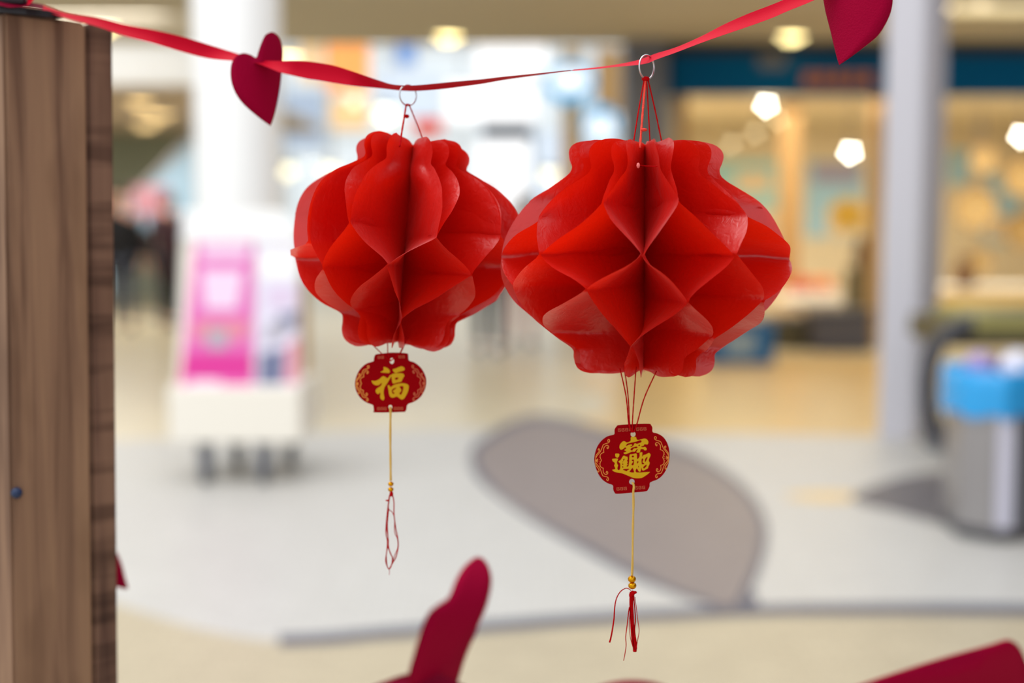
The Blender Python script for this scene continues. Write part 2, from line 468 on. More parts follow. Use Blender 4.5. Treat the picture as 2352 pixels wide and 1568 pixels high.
# left wing: beam, lower ceiling, end wall
xl = W(462, 150, 15).x
setp(MB().box(-12, xl, 14.96, 15.3, 2.80, CZ + 0.5).build('trim_2', M['white2']), kind='structure')
M['ceillow'] = mat('brown_low_ceiling', rgb(186, 170, 150), 0.9)
setp(MB().box(-12, xl, 15.31, 24.0, 2.80, 2.95).build('ceiling_low', M['ceillow']), kind='structure')
setp(MB().box(-12, -4.6, 24.0, 24.2, 0, 3.0).build('wall_back_left', M['olive']), kind='structure')
setp(MB().box(-12.2, -12.0, 10, 24.2, 0, 4.0).build('wall_left', M['white2']), kind='structure')
M['taupe'] = mat('taupe_wall', rgb(128, 118, 118), 0.8)
setp(MB().box(4.9, 5.1, -4, 11.9, 0, 5.5).build('shade_wall_right', M['taupe']), kind='structure')  # unseen wall added to darken the grey column's right face
# white round column
c = W(552, 600, 10.0)
ring = []
wc = MB().lathe([(0.36, 0.003), (0.36, 0.12), (0.302, 0.14), (0.302, 6.0)], (c.x, 10.0, 0), 40).build('white_column', M['white'], smooth=False, origin=(c.x, 10.0, 0))
setp(wc, kind='structure')
# right square column, corner towards the hall
b0 = G(2020, 1008); b1 = G(2108, 1016); b2 = G(2160, 1000)
yc = 9.1
xa, xb, xc_ = W(2026, 700, yc).x, W(2112, 700, yc).x, W(2166, 700, yc + 0.2).x
ux, uy = xb - xa, -0.02
vs = [(xa, yc + 0.06, 0.003), (xb, yc, 0.003), (xc_, yc + 0.24, 0.003), (xa + (xc_ - xb), yc + 0.30, 0.003)]
cb = bmesh.new()
lo = [cb.verts.new(v) for v in vs]; hi = [cb.verts.new((v[0], v[1], 6.0)) for v in vs]
for i in range(4): cb.faces.new((lo[i], lo[(i + 1) % 4], hi[(i + 1) % 4], hi[i]))
cb.faces.new(lo[::-1]); cb.faces.new(hi)
bmesh.ops.bevel(cb, geom=[e for e in cb.edges if abs(e.verts[0].co.z - e.verts[1].co.z) > 1], offset=0.02, segments=3, affect='EDGES')
cb.verts.index_update()
colr = obj('grey_column', [v.co.copy() for v in cb.verts], [tuple(v.index for v in f.verts) for f in cb.faces], M['colgrey'], origin=(xb, yc, 0)); cb.free()
setp(colr, kind='structure')
# dark cladding pier left of the shop
x0, x1 = W(1436, 300, 14.5).x, W(1532, 300, 14.5).x
setp(MB().box(x0, x1, 14.5, 15.1, 0.003, CZ - 0.002).build('dark_pier', M['darkgrey']), kind='structure')

# ------------------------------------------------------------------ far glazed end of the hall
YF = 28.0
def fx(px): return W(px, 400, YF).x
def fz(py): return W(1000, py, YF).z
win = thing('window_1', None, None, (fx(1000), YF, 0), kind='structure')
fr = MB()
xs = [fx(v) for v in (560, 660, 760, 900, 1060, 1220, 1345, 1450, 1560)]
for x in xs: fr.box(x - 0.05, x + 0.05, YF - 0.06, YF + 0.06, 0.003, 6.0)
for z in (0.05, 1.15, 2.95, 4.6, 5.95):
    fr.box(xs[0], xs[-1], YF - 0.05, YF + 0.05, z - 0.045, z + 0.045)
M['framegrey'] = mat('pale_frame', rgb(236, 240, 246), 0.5)
fr.build('frame', M['framegrey'], win)
M['paneblue'] = mat('frosted_pane', rgb(214, 226, 236), 0.3)
zs = [0.05, 1.15, 2.95, 4.6, 5.95]
for i in range(len(xs) - 1):
    for j in range(4):
        MB().box(xs[i] + 0.05, xs[i + 1] - 0.05, YF - 0.008, YF + 0.008, zs[j] + 0.045, zs[j + 1] - 0.045).build('pane', M['glass'], win)
for o_ in win.children: o_['kind'] = 'structure'
setp(MB().box(fx(560) - 3, fx(560) - 0.05, YF - 0.05, YF + 0.1, 0.003, 6.0).build('wall_back', M['paneblue']), kind='structure')

def signbox(name, label, cat, px0, py0, px1, py1, Y, m, edge, t=0.12, group=None, post=None):
    a = W(px0, py1, Y); b = W(px1, py0, Y)
    o = thing(name, label, cat, ((a.x + b.x) / 2, Y, a.z), group)
    MB().box(a.x, b.x, Y, Y + t, a.z, b.z, 0.015).build('casing', edge, o)
    f = MB().box(a.x + 0.03, b.x - 0.03, Y - 0.012, Y - 0.001, a.z + 0.03, b.z - 0.03).build('face_panel', m, o)
    return o
E = {}
E['orange'] = emit('lit_orange', (1.0, 0.40, 0.12, 1), 1.25)
E['orangepale'] = emit('lit_pale_orange', (1.0, 0.66, 0.32, 1), 1.05)
E['white'] = emit('lit_white', (1.0, 1.0, 1.0, 1), 1.25)
E['bluew'] = emit('lit_blue_white', (0.78, 0.88, 1.0, 1), 0.95)
E['blue'] = emit('lit_blue', (0.22, 0.42, 0.86, 1), 0.9)
E['cyan'] = emit('lit_cyan', (0.06, 0.50, 0.90, 1), 0.85)
E['red'] = emit('lit_red', (0.90, 0.04, 0.02, 1), 0.95)
E['bulb'] = emit('lit_bulb', (1.0, 0.90, 0.58, 1), 2.2)
E['bulbwarm'] = emit('lit_warm_bulb', (1.0, 0.80, 0.42, 1), 4.0)
E['bulbhot'] = emit('lit_hot_bulb', (1.0, 0.90, 0.70, 1), 22.0)
signbox('shop_sign', 'large lit orange sign panel high on the far glazed wall', 'sign', 745, 95, 850, 212, YF - 0.181, E['orange'], M['cream'])
signbox('shop_sign', 'pale peach lit sign left of the orange panel, far away', 'sign', 690, 100, 738, 190, YF - 0.181, E['orangepale'], M['cream'])
signbox('shop_sign', 'small orange lit sign under the large orange panel', 'sign', 756, 222, 850, 300, YF - 0.181, E['orangepale'], M['cream'])
signbox('poster', 'grey-blue lit hoarding beside the white round column', 'poster', 650, 205, 746, 345, YF - 0.181, emit('lit_grey_blue', (0.50, 0.60, 0.74, 1), 0.9), M['paneblue'])
signbox('shop_sign', 'small square blue lit sign above the left lantern', 'sign', 908, 98, 958, 152, YF - 0.181, E['blue'], M['white2'])
signbox('glow_panel', 'broad white glowing panel above the gap between the lanterns', 'light', 1090, 100, 1260, 175, YF - 0.181, E['white'], M['white2'])
signbox('glow_panel', 'added white glow panel between the lantern cords and the cyan sign', 'light', 1020, 186, 1235, 284, YF - 0.181, E['white'], M['white2'])  # glowing panel added to whiten the far hall
signbox('glow_panel', 'added pale blue-white glow panel just above the left lantern collar', 'light', 862, 160, 1010, 270, YF - 0.181, E['bluew'], M['white2'])  # added glow, brightens the hall behind the left lantern cords
signbox('glow_panel', 'added white glow panel low between the lanterns, under the awning box', 'light', 1092, 318, 1218, 480, YF - 0.181, E['white'], M['white2'])  # added glow, whitens the gap between the lanterns
signbox('shop_sign', 'red lit sign just right of the left lantern cords', 'sign', 948, 272, 1018, 309, YF - 0.181, E['red'], M['white2'])
signbox('awning_box', 'dark blue awning box between the lantern tops, far away', 'awning', 1106, 284, 1218, 316, YF - 0.181, M['gapshade_awning'], M['fascia'])
signbox('shop_sign', 'pale blue lit window between the two lanterns at collar height', 'sign', 1226, 300, 1336, 470, YF - 0.181, E['bluew'], M['paneblue'])  # pale shop windows, built as one glowing panel
signbox('poster', 'tan poster panel high beside the dark pier', 'poster', 1368, 110, 1440, 260, YF - 0.121, M['tanwood'], M['tanwood'], 0.06)
# tan post with the two blade signs
tp = thing('sign_post', 'tan timber post under the round cyan sign', 'post', (W(1312, 400, 21).x, 21, 0))
a = W(1291, 250, 21); b = W(1334, 250, 21)
MB().box(a.x, b.x, 21, 21.25, 0.003, W(1312, 110, 21).z, 0.01).build('shaft', M['tanwood'], tp)
MB().box(a.x - 0.04, b.x + 0.04, 20.96, 21.29, 0.003, 0.12, 0.01).build('foot', M['tanwood'], tp)
def round_sign(label, px, py, rx, ry, Y, shift):
    cpt = W(px, py, Y); s = Y / FPX
    o = thing('round_sign', label, 'sign', tuple(cpt), 'round blade signs')
    pr = [(rx * s * 0.97, -0.05), (rx * s, -0.03), (rx * s, 0.05), (rx * s * 0.97, 0.07)]
    rim = MB().lathe(pr, (0, 0, 0), 40, 'y')
    k = ry / rx
    rim.v = [Vector((v.x, v.y, v.z * k)) + cpt for v in rim.v]
    rim.build('rim', E['cyan'], o)
    fc = MB().lathe([(rx * s * 0.74, 0.071), (rx * s * 0.74, 0.085)], (0, 0, 0), 40, 'y')
    fc.v = [Vector((v.x, v.y, v.z * k * 0.78 + shift * s)) + cpt for v in fc.v]
    fc.build('face_panel', E['white'], o)
    MB().box(cpt.x - 0.02, cpt.x + 0.02, Y + 0.05, 20.994 if Y < 20.9 else Y + 0.1, cpt.z - 0.02, cpt.z + 0.02).build('bracket', M['steeldark'], o)
round_sign('large round white sign with a cyan rim above the tan post', 1308, 190, 58, 46, 20.6, 4)
round_sign('smaller oval white sign with a blue rim left of the dark pier', 1378, 287, 38, 46, 20.6, -6)

def bulb(label, px, py, Y, r, m, group, drop=None):
    cpt = W(px, py, Y)
    o = thing('pendant_lamp', label, 'lamp', tuple(cpt), group)
    MB().sphere(cpt, r, 14).build('bulb', m, o, True)
    MB().lathe([(r * 0.75, r * 0.55), (r * 0.5, r * 1.3), (r * 0.25, r * 1.6)], cpt, 14).build('socket', M['steeldark'], o, True)
    if drop and drop > cpt.z + r * 1.6 + 0.02:
        MB().tube([cpt + Vector((0, 0, r * 1.6)), Vector((cpt.x, cpt.y, drop))], 0.006, 6).build('cable', M['rubber'], o)
    return o
bulb('round white lamp glowing beside the left lantern cords, far away', 885, 262, 26.5, 0.16, emit('lit_pale_bulb', (1.0, 0.96, 0.72, 1), 3.0), 'far hall lamps', 5.9)
bulb('dim round lamp at the far end, left of the left lantern cords', 815, 230, 26.5, 0.10, E['bulb'], 'far hall lamps', 5.9)
bulb('round pale lamp beside the white column, near the left lantern', 660, 392, 26.0, 0.13, E['bulb'], 'far hall lamps', 5.9)
bulb('round pale lamp just above the left lantern shoulder', 758, 392, 26.0, 0.13, E['bulb'], 'far hall lamps', 5.9)
bulb('round pale lamp just left of the right lantern shoulder', 1262, 402, 26.0, 0.13, E['bulb'], 'far hall lamps', 5.9)

# ceiling downlights
def downlight(label, px, py, cz, r, m, group):
    g = G(px, py, cz)
    o = thing('ceiling_downlight', label, 'lamp', (g.x, g.y, cz), group)
    MB().lathe([(r * 1.25, -0.012), (r * 1.3, 0.0)], (g.x, g.y, cz - 0.002), 24).build('ring', M['white'], o)
    MB().lathe([(r * 0.6, -0.045), (r, -0.03), (r, -0.0125)], (g.x, g.y, cz - 0.002), 24).build('diffuser', m, o, True)
E['down'] = emit('lit_downlight', (1.0, 0.80, 0.34, 1), 6.0)
downlight('ceiling downlight between the ribbon and the left lantern cords', 1030, 82, CZ, 0.11, E['down'], 'downlights in the tan ceiling')
downlight('ceiling downlight left of the large crimson heart', 1818, 82, CZ, 0.11, E['down'], 'downlights in the tan ceiling')
downlight('ceiling downlight peeping over the ribbon by the post', 236, 60, CZ, 0.11, E['down'], 'downlights in the tan ceiling')
downlight('ceiling downlight behind the first crimson heart', 664, 128, CZ, 0.11, E['down'], 'downlights in the tan ceiling')
E['low'] = emit('lit_low_lamp', (1.0, 0.68, 0.28, 1), 3.0)
downlight('upper left lamp of three in the low brown ceiling', 322, 234, 2.80, 0.12, E['low'], 'downlights in the low ceiling')
downlight('right-hand lamp of three in the low brown ceiling', 368, 262, 2.80, 0.13, E['low'], 'downlights in the low ceiling')
downlight('lowest lamp of three in the low brown ceiling', 335, 284, 2.80, 0.15, E['low'], 'downlights in the low ceiling')

ga, gb = G(2172, 14, CZ), G(2500, -4, CZ)
o = thing('ceiling_light', 'long warm strip light on the ceiling at the top right corner', 'lamp', (ga.x, ga.y, CZ - 0.06))
MB().box(ga.x, gb.x + 0.6, ga.y - 0.25, ga.y, CZ - 0.05, CZ - 0.001, 0.008).build('casing', M['white'], o)
MB().box(ga.x + 0.03, gb.x + 0.57, ga.y - 0.22, ga.y - 0.03, CZ - 0.062, CZ - 0.051).build('diffuser', emit('lit_strip', (1.0, 0.80, 0.42, 1), 1.6), o)

# left wing blue stair side
YS = 21.0
a = [W(x, y, YS) for x, y in ((300, 470), (470, 295), (470, 655))]
o = thing('stair_side', 'pale blue sloping stair side panel left of the white column', 'stairs', (a[1].x, YS, 0))
poly = [(a[0].x, a[0].z), (a[1].x, a[1].z), (a[1].x, a[1].z - 1.15), (a[0].x, a[0].z - 0.45), (a[0].x - 0.5, 0.003), (a[0].x - 0.9, 0.003)]
flat_shape('side_panel', [poly], lambda x, y: Vector((x, YS, y)), 0.1, M['blueglass'], o, depth_dir=Vector((0, 1, 0)))
MB().tube([Vector((a[0].x - 0.15, YS - 0.1, a[0].z - 0.1)), Vector((a[1].x, YS - 0.1, a[1].z + 0.04))], 0.03, 8).build('handrail', M['steel'], o)
# pink banner behind the walkers
a = W(306, 496, 19.6); b = W(388, 430, 19.6)
o = thing('banner_stand', 'pink banner on a slim stand behind the two dark walkers', 'banner', ((a.x + b.x) / 2, 19.6, 0))
M['pinkb'] = mat('pink_banner', rgb(170, 120, 132), 0.7)
MB().box(a.x, b.x, 19.6, 19.63, a.z, b.z, 0.01).build('print_panel', M['pinkb'], o)
MB().tube([Vector(((a.x + b.x) / 2, 19.65, 0.02)), Vector(((a.x + b.x) / 2, 19.65, b.z - 0.05))], 0.02, 8).build('pole', M['steeldark'], o)
MB().lathe([(0.2, 0.003), (0.2, 0.02), (0.03, 0.04)], ((a.x + b.x) / 2, 19.65, 0), 20).build('foot', M['steeldark'], o)

# ------------------------------------------------------------------ shop on the right
SY = 14.7
def sx(px, Y=SY): return W(px, 500, Y).x
def sz(py, Y=SY): return W(1800, py, Y).z
o = thing('shop_fascia', 'long dark blue shop fascia under the tan ceiling at right', 'fascia', (sx(1900), SY, sz(215)))
MB().box(sx(1534), 8.5, SY, SY + 0.25, sz(217), sz(125), 0.01).build('board', M['fascia'], o)
MB().box(sx(1534), 8.5, SY + 0.02, SY + 0.25, sz(124), CZ - 0.002).build('shadow_gap', M['gapshade_awning'], o)  # shadow under the ceiling put in as a dark board
for i, (u, v) in enumerate(((1838, 1868), (1874, 1898), (1904, 1934), (1940, 1962), (1968, 2000))):
    MB().box(sx(u), sx(v), SY - 0.03, SY - 0.002, sz(198), sz(166), 0.008).build('letter_block', M['signorange'], o)
MB().box(sx(1735), sx(1800), SY - 0.03, SY - 0.002, sz(158), sz(125), 0.005).build('emblem_panel', M['darkgrey'], o)
setp(MB().box(sx(1534), 8.5, 14.96, 21.2, 2.74, 2.80).build('ceiling_shop', M['shopwall']), kind='structure')
setp(MB().box(sx(1534, 15.1), 9.0, 21.0, 21.2, 0, 2.74).build('wall_back_shop', M['shopwall']), kind='structure')
setp(MB().box(sx(1534, 15.1), sx(1534, 15.1) + 0.1, 15.12, 21.0, 0, 2.74).build('wall_left_shop', M['shopwall']), kind='structure')
setp(MB().box(8.5, 8.6, 14.9, 21.0, 0, 2.74).build('wall_right_shop', M['shopwall']), kind='structure')
for i, (u, v, Y) in enumerate(((1792, 1836, 17.0), (1998, 2024, 15.4), (1556, 1576, 15.2))):
    setp(MB().box(W(u, 500, Y).x, W(v, 500, Y).x, Y, Y + 0.12, 0.003, 2.735).build('trim_%d' % (i + 3), M['tanwood']), kind='structure')
M['teal'] = mat('pale_teal', rgb(168, 216, 220), 0.6)
M['skyposter'] = mat('pale_sky_print', rgb(164, 206, 230), 0.6)
M['lilac'] = mat('lilac_print', rgb(164, 160, 190), 0.6)
M['creamprint'] = mat('cream_print', rgb(238, 214, 176), 0.6)
def wall_poster(label, px0, py0, px1, py1, Y, m, patches):
    a = W(px0, py1, Y); b = W(px1, py0, Y)
    o = thing('poster', label, 'poster', ((a.x + b.x) / 2, Y, a.z), 'posters on the shop back wall')
    MB().box(a.x, b.x, Y, Y + 0.03, a.z, b.z).build('sheet', m, o)
    for (u0, v0, u1, v1, pm) in patches:
        c = W(u0, v1, Y); d = W(u1, v0, Y)
        MB().box(c.x, d.x, Y - 0.004, Y - 0.0005, c.z, d.z).build('print_panel', pm, o)
wall_poster('pale teal poster on the shop wall just right of the right lantern', 1600, 370, 1788, 480, 20.969, M['teal'], [(1690, 395, 1770, 440, M['creamprint'])])
wall_poster('pale blue poster with a lilac top, behind the sunflower', 1850, 372, 1985, 545, 20.969, M['skyposter'], [(1865, 376, 1975, 420, M['lilac']), (1900, 470, 1985, 540, M['creamprint'])])
wall_poster('narrow pale blue poster right of the grey column', 2176, 345, 2228, 425, 20.969, M['skyposter'], [])
wall_poster('pale blue poster behind the hanging straw trays', 2262, 400, 2352, 560, 20.969, M['skyposter'], [(2270, 500, 2320, 550, M['creamprint'])])

bulb('brightest round lamp under the blue fascia', 1760, 241, 16.0, 0.05, E['bulbhot'], 'shop pendant lamps', 2.74)
bulb('dimmer lamp just right of the brightest shop lamp', 1790, 276, 17.5, 0.04, E['bulbwarm'], 'shop pendant lamps', 2.74)
bulb('bright lamp halfway down beside the grey column', 1953, 349, 16.0, 0.05, E['bulbhot'], 'shop pendant lamps', 2.74)
bulb('bright lamp cut by the right picture edge', 2346, 312, 16.0, 0.05, E['bulbhot'], 'shop pendant lamps', 2.74)
E['bulbdim'] = emit('lit_dim_bulb', (1.0, 0.80, 0.45, 1), 2.0)
bulb('faint lamp above the right lantern shoulder in the shop', 1735, 305, 19.0, 0.05, E['bulbdim'], 'shop pendant lamps', 2.74)
bulb('faintest low lamp close to the right lantern collar', 1680, 330, 19.5, 0.05, E['bulbdim'], 'shop pendant lamps', 2.74)

# counters and goods
def counter(label, px0, px1, pyt, Y, dep, m, mtop, pz=0.003):
    a = W(px0, pyt, Y); b = W(px1, pyt, Y)
    o = thing('counter', label, 'counter', ((a.x + b.x) / 2, Y, pz))
    MB().box(a.x, b.x, Y, Y + dep, 0.12, a.z - 0.05, 0.01).build('body', m, o)
    MB().box(a.x - 0.03, b.x + 0.03, Y - 0.03, Y + dep, a.z - 0.049, a.z, 0.008).build('worktop', mtop, o)
    MB().box(a.x + 0.05, b.x - 0.05, Y + 0.06, Y + dep, 0.003, 0.119).build('plinth', M['rubber'], o)
    return o, a, b
M['plinth'] = mat('dark_grey_plinth', rgb(84, 80, 84), 0.6)
M['darkbrown'] = mat('dark_green_brown', rgb(88, 80, 56), 0.7)
counter('cream shop counter carrying a red goods display', 1800, 1940, 690, 16.4, 0.7, M['creamprint'], M['cream'])
counter('warm yellow counter right of the grey column under straw trays', 2165, 2420, 660, 16.6, 0.8, mat('warm_yellow', rgb(236, 200, 120), 0.6), M['cream'])
o = thing('goods_display', 'red and orange goods in an open tray on cream counter', 'goods', (W(1870, 690, 16.7).x, 16.7, W(1870, 690, 16.4).z + 0.001))
a = W(1812, 688, 16.5); b = W(1930, 640, 16.5); zt = ORG[o.name].z
MB().box(a.x, b.x, 16.5, 16.95, zt, zt + 0.1, 0.01).build('tray', M['cream'], o)
M['redgoods'] = mat('red_goods', rgb(214, 88, 56), 0.6); M['peach'] = mat('peach_goods', rgb(240, 170, 116), 0.6)
for i in range(6):
    x = a.x + 0.05 + i * (b.x - a.x - 0.1) / 6
    MB().box(x, x + 0.08, 16.55, 16.9, zt + 0.101, zt + 0.101 + 0.1 + 0.05 * (i % 2), 0.012).build('packet', M['redgoods'] if i % 2 == 0 or i < 3 else M['peach'], o)
a = W(1876, 720, 14.9)
o = thing('low_plinth', 'dark grey low display plinth at the shop threshold', 'plinth', (W(1935, 700, 15.0).x, 15.0, 0))
MB().box(W(1872, 700, 15).x, W(2004, 700, 15).x, 15.0, 15.6, 0.003, W(1900, 722, 15).z, 0.02).build('body', M['plinth'], o)
MB().box(W(1868, 700, 15).x, W(2008, 700, 15).x, 14.98, 15.62, W(1900, 722, 15).z + 0.001, W(1900, 718, 15).z + 0.02, 0.005).build('top_board', M['rubber'], o)
o = thing('low_plinth', 'smaller brown plinth left of the dark grey one', 'plinth', (W(1820, 700, 15.3).x, 15.3, 0))
MB().box(W(1778, 700, 15.3).x, W(1850, 700, 15.3).x, 15.3, 15.8, 0.003, W(1820, 735, 15.3).z, 0.02).build('body', M['darkbrown'], o)
MB().box(W(1776, 700, 15.3).x, W(1851, 700, 15.3).x, 15.28, 15.82, W(1820, 735, 15.3).z + 0.001, W(1820, 733, 15.3).z + 0.02, 0.005).build('top_board', M['plinth'], o)
o = thing('display_case', 'tall dark olive display case beside the grey column', 'cabinet', (W(1985, 700, 15.9).x, 15.9, 0))
MB().box(W(1958, 700, 15.9).x, W(2022, 700, 15.9).x, 15.9, 16.3, 0.003, W(1985, 618, 15.9).z, 0.015).build('body', M['darkbrown'], o)
MB().box(W(1962, 700, 15.9).x, W(2018, 700, 15.9).x, 15.88, 15.899, 0.15, W(1985, 628, 15.9).z, 0.004).build('door', mat('olive_door', rgb(104, 98, 66), 0.6), o)
# sunflower in a dark vase on the display case
zc = W(1985, 618, 15.9).z
cpt = W(1948, 492, 15.9)
o = thing('sunflower', 'yellow sunflower standing in a dark vase before the pale poster', 'flower', (W(1980, 600, 16.05).x, 16.05, zc))
vx = W(1978, 600, 16.05).x
MB().lathe([(0.05, 0.001), (0.085, 0.08), (0.09, 0.2), (0.05, 0.30), (0.06, 0.34)], (vx, 16.05, zc), 18).build('vase', mat('dark_vase', rgb(74, 54, 44), 0.4), o, True)
MB().tube(catmull([(vx, 16.05, zc + 0.2), (vx - 0.03, 16.03, zc + 0.5), (cpt.x + 0.01, 15.98, cpt.z)], 6), 0.008, 6).build('stem', mat('stem_green', rgb(96, 116, 54), 0.7), o, True)
M['yellow'] = mat('yellow_petal', rgb(236, 190, 0), 0.6)
for i in range(14):
    an = 2 * math.pi * i / 14
    d = Vector((math.cos(an), 0, math.sin(an))); q = Vector((-d.z, 0, d.x))
    c0 = Vector((cpt.x, 15.93 + 0.006 * (i % 2), cpt.z))
    MB().add([c0 + d * 0.06, c0 + d * 0.14 + q * 0.036 - Vector((0, .012, 0)), c0 + d * 0.22, c0 + d * 0.14 - q * 0.036 - Vector((0, .012, 0)), c0 + d * 0.14 + Vector((0, .008, 0))],
             [(0, 1, 2, 3), (0, 4, 1), (1, 4, 2), (2, 4, 3), (3, 4, 0)]).build('petal', M['yellow'], o)
MB().sphere((cpt.x, 15.925, cpt.z), 0.075, 12, (1, .3, 1)).build('flower_head', mat('seed_head', rgb(186, 140, 6), 0.8), o, True)
# blue crate before the shop
o = thing('crate', 'dark blue crate with a grey label on the warm-lit floor', 'crate', (W(1706, 780, 13.7).x, 13.7, 0))
xa, xb = W(1636, 780, 13.7).x, W(1778, 780, 13.7).x; zt = W(1700, 742, 13.7).z
M['crate'] = mat('blue_crate', rgb(22, 92, 142), 0.5)
mbx = MB(); t = 0.03
mbx.box(xa, xb, 13.7, 13.7 + t, 0.006, zt); mbx.box(xa, xb, 14.15, 14.15 + t, 0.006, zt)
mbx.box(xa, xa + t, 13.73, 14.15, 0.006, zt); mbx.box(xb - t, xb, 13.73, 14.15, 0.006, zt); mbx.box(xa, xb, 13.73, 14.15, 0.006, 0.03)
mbx.build('body', M['crate'], o)
MB().box(xa - 0.015, xb + 0.015, 13.685, 13.699, zt - 0.05, zt).build('lip', M['crate'], o)
MB().box(xa + 0.12, xb - 0.18, 13.690, 13.699, 0.08, zt - 0.08).build('label_panel', mat('grey_label', rgb(132, 150, 160), 0.6), o)
# hanging straw trays
tray0 = None
for (px, py, r, Y, lab) in ((2240, 478, 47, 17.7, 'large straw tray hanging nearest the grey column'),
                            (2256, 366, 30, 18.6, 'small straw tray hanging highest right of the column'),
                            (2344, 408, 42, 18.3, 'straw tray at the right picture edge, upper of two'),
                            (2347, 528, 40, 19.1, 'straw tray at the right picture edge, lower of two'),
                            (2246, 602, 30, 17.1, 'dark straw tray hanging lowest, above the warm counter')):
    p = W(px, py, Y); R = r * Y / FPX
    if tray0 is None:
        o = thing('straw_tray', lab, 'tray', (0, 0, 0), 'hanging straw trays')
        MB().lathe([(0.70, 0.0), (0.98, 0.06), (1.0, 0.14), (0.95, 0.14), (0.90, 0.09), (0.65, 0.04)], (0, 0, 0), 28, 'y').build('basket', M['wicker'], o, True)
        MB().tube([(1.0 * math.cos(2 * math.pi * k / 28), -0.14, 1.0 * math.sin(2 * math.pi * k / 28)) for k in range(28)], 0.05, 6, True).build('rim', M['wickerdark'], o, True)
        MB().tube([(0, -0.05, 1.0), (0, -0.03, 1.5), (0, 0, 1.9)], 0.015, 5).build('hook', M['rubber'], o)
        tray0 = o
    else:
        o = copy_tree(tray0); o['label'] = lab
    o.location = p; o.scale = (R, R, R)
    zt_ = 2.739 - p.z
    ORG[o.name] = Vector(p)
    cd = MB().tube([p + Vector((0, 0, 1.85 * R)), Vector((p.x, p.y, 2.739))], 0.006, 5)
    cd.v = [p + (v - p) / R for v in cd.v]
    cd.build('cord', M['rubber'], o)
o = thing('draped_bag', 'dark brown sack standing on the warm counter under trays', 'bag', (W(2215, 655, 16.8).x, 16.8, W(2215, 660, 16.6).z + 0.002))
zc = ORG[o.name].z; xx = ORG[o.name].x
MB().lathe([(0.10, 0.0), (0.14, 0.05), (0.13, 0.2), (0.07, 0.30), (0.09, 0.36)], (xx, 16.8, zc), 16).build('sack', mat('brown_sack', rgb(116, 86, 60), 0.9), o, True)
MB().tube([(xx + 0.072 * math.cos(2 * math.pi * k / 16), 16.8 + 0.072 * math.sin(2 * math.pi * k / 16), zc + 0.30) for k in range(16)], 0.01, 6, True).build('tie', M['wicker'], o, True)

# ------------------------------------------------------------------ escalator at the right
ED = 8.0
def ep(px, py): return W(px, py, ED)
o = thing('escalator', 'escalator end with a dark curved handrail behind the litter bin', 'escalator', (ep(2300, 900).x, ED, 0))
loop = [(2620, 728), (2480, 728), (2352, 730), (2260, 736), (2200, 754), (2158, 788), (2136, 842), (2130, 900), (2140, 960), (2166, 1005), (2212, 1040), (2290, 1055), (2480, 1058), (2620, 1058)]
lp = catmull([ep(x, y) for x, y in loop], 6)
MB().tube(lp, 0.05, 12).build('handrail', M['rubber'], o, True)
inner = catmull([ep(2352 + (x - 2352) * 0.93 + 8, 895 + (y - 895) * 0.85) for x, y in loop], 6)
flat_shape('balustrade_panel', [[(p.x, p.z) for p in inner]], lambda x, y: Vector((x, ED, y)), 0.02, M['glass'], o, depth_dir=Vector((0, 1, 0)))
M['olivedeck'] = mat('olive_deck', rgb(150, 142, 84), 0.5); M['olivedark'] = mat('dark_olive_deck', rgb(92, 80, 44), 0.5)
MB().box(ep(2235, 700).x, ep(2620, 700).x, ED - 0.08, ED + 0.8, ep(2300, 764).z, ep(2300, 720).z, 0.02).build('deck_cover', M['olivedeck'], o)
MB().box(ep(2185, 700).x, ep(2620, 700).x, ED + 0.06, ED + 0.85, ep(2300, 800).z, ep(2300, 742).z, 0.02).build('inner_skirt', M['olivedark'], o)
MB().box(ep(2230, 700).x, ep(2620, 700).x, ED - 0.08, ED + 0.9, 0.005, 0.10, 0.02).build('base_skirt', M['steeldark'], o)

# ------------------------------------------------------------------ litter bin
BD = 6.2
bx0, bx1, bx2 = W(2226, 1000, BD).x, W(2286, 1000, BD).x, W(2326, 1000, BD).x
zt = W(2280, 925, BD).z; ztop = W(2280, 858, BD).z
o = thing('litter_bin', 'tall steel litter bin with a blue bag at the right edge', 'bin', ((bx1), BD + 0.2, 0))
yb = BD
c1 = G(2210, 1205); c2 = G(2280, 1243); c3 = G(2325, 1240)
corners = [(bx0, BD + 0.10), (bx1, BD - 0.02), (bx2, BD - 0.02), (bx2 + 0.20, BD + 0.12), (bx2 + 0.20, BD + 0.42), (bx0 + 0.02, BD + 0.42)]
def prism(cs, z0, z1):
    n = len(cs); vs = [(x, y, z0) for x, y in cs] + [(x, y, z1) for x, y in cs]
    fs = [tuple(range(n - 1, -1, -1)), tuple(range(n, 2 * n))] + [(i, (i + 1) % n, n + (i + 1) % n, n + i) for i in range(n)]
    return MB().add(vs, fs)
prism(corners, 0.06, zt).build('body', M['steel'], o)
def offs(i, j, d, z0, z1, name, m, ins=0.0):
    a = Vector((corners[i][0], corners[i][1], 0)); b = Vector((corners[j][0], corners[j][1], 0))
    t = (b - a).normalized(); nrm = Vector((t.y, -t.x, 0))
    a2, b2 = a + t * ins, b - t * ins
    prism([(a2.x + nrm.x * 0.001, a2.y + nrm.y * 0.001), (b2.x + nrm.x * 0.001, b2.y + nrm.y * 0.001), (b2.x + nrm.x * d, b2.y + nrm.y * d), (a2.x + nrm.x * d, a2.y + nrm.y * d)][::-1], z0, z1).build(name, m, o)
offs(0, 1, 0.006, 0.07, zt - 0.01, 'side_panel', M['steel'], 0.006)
offs(1, 2, 0.006, 0.07, zt - 0.01, 'corner_panel', M['highlight_filling'], 0.002)  # bright highlight on the steel corner put into a paler material
offs(2, 3, 0.006, 0.07, zt - 0.01, 'door_panel', M['steeldark'], 0.006)
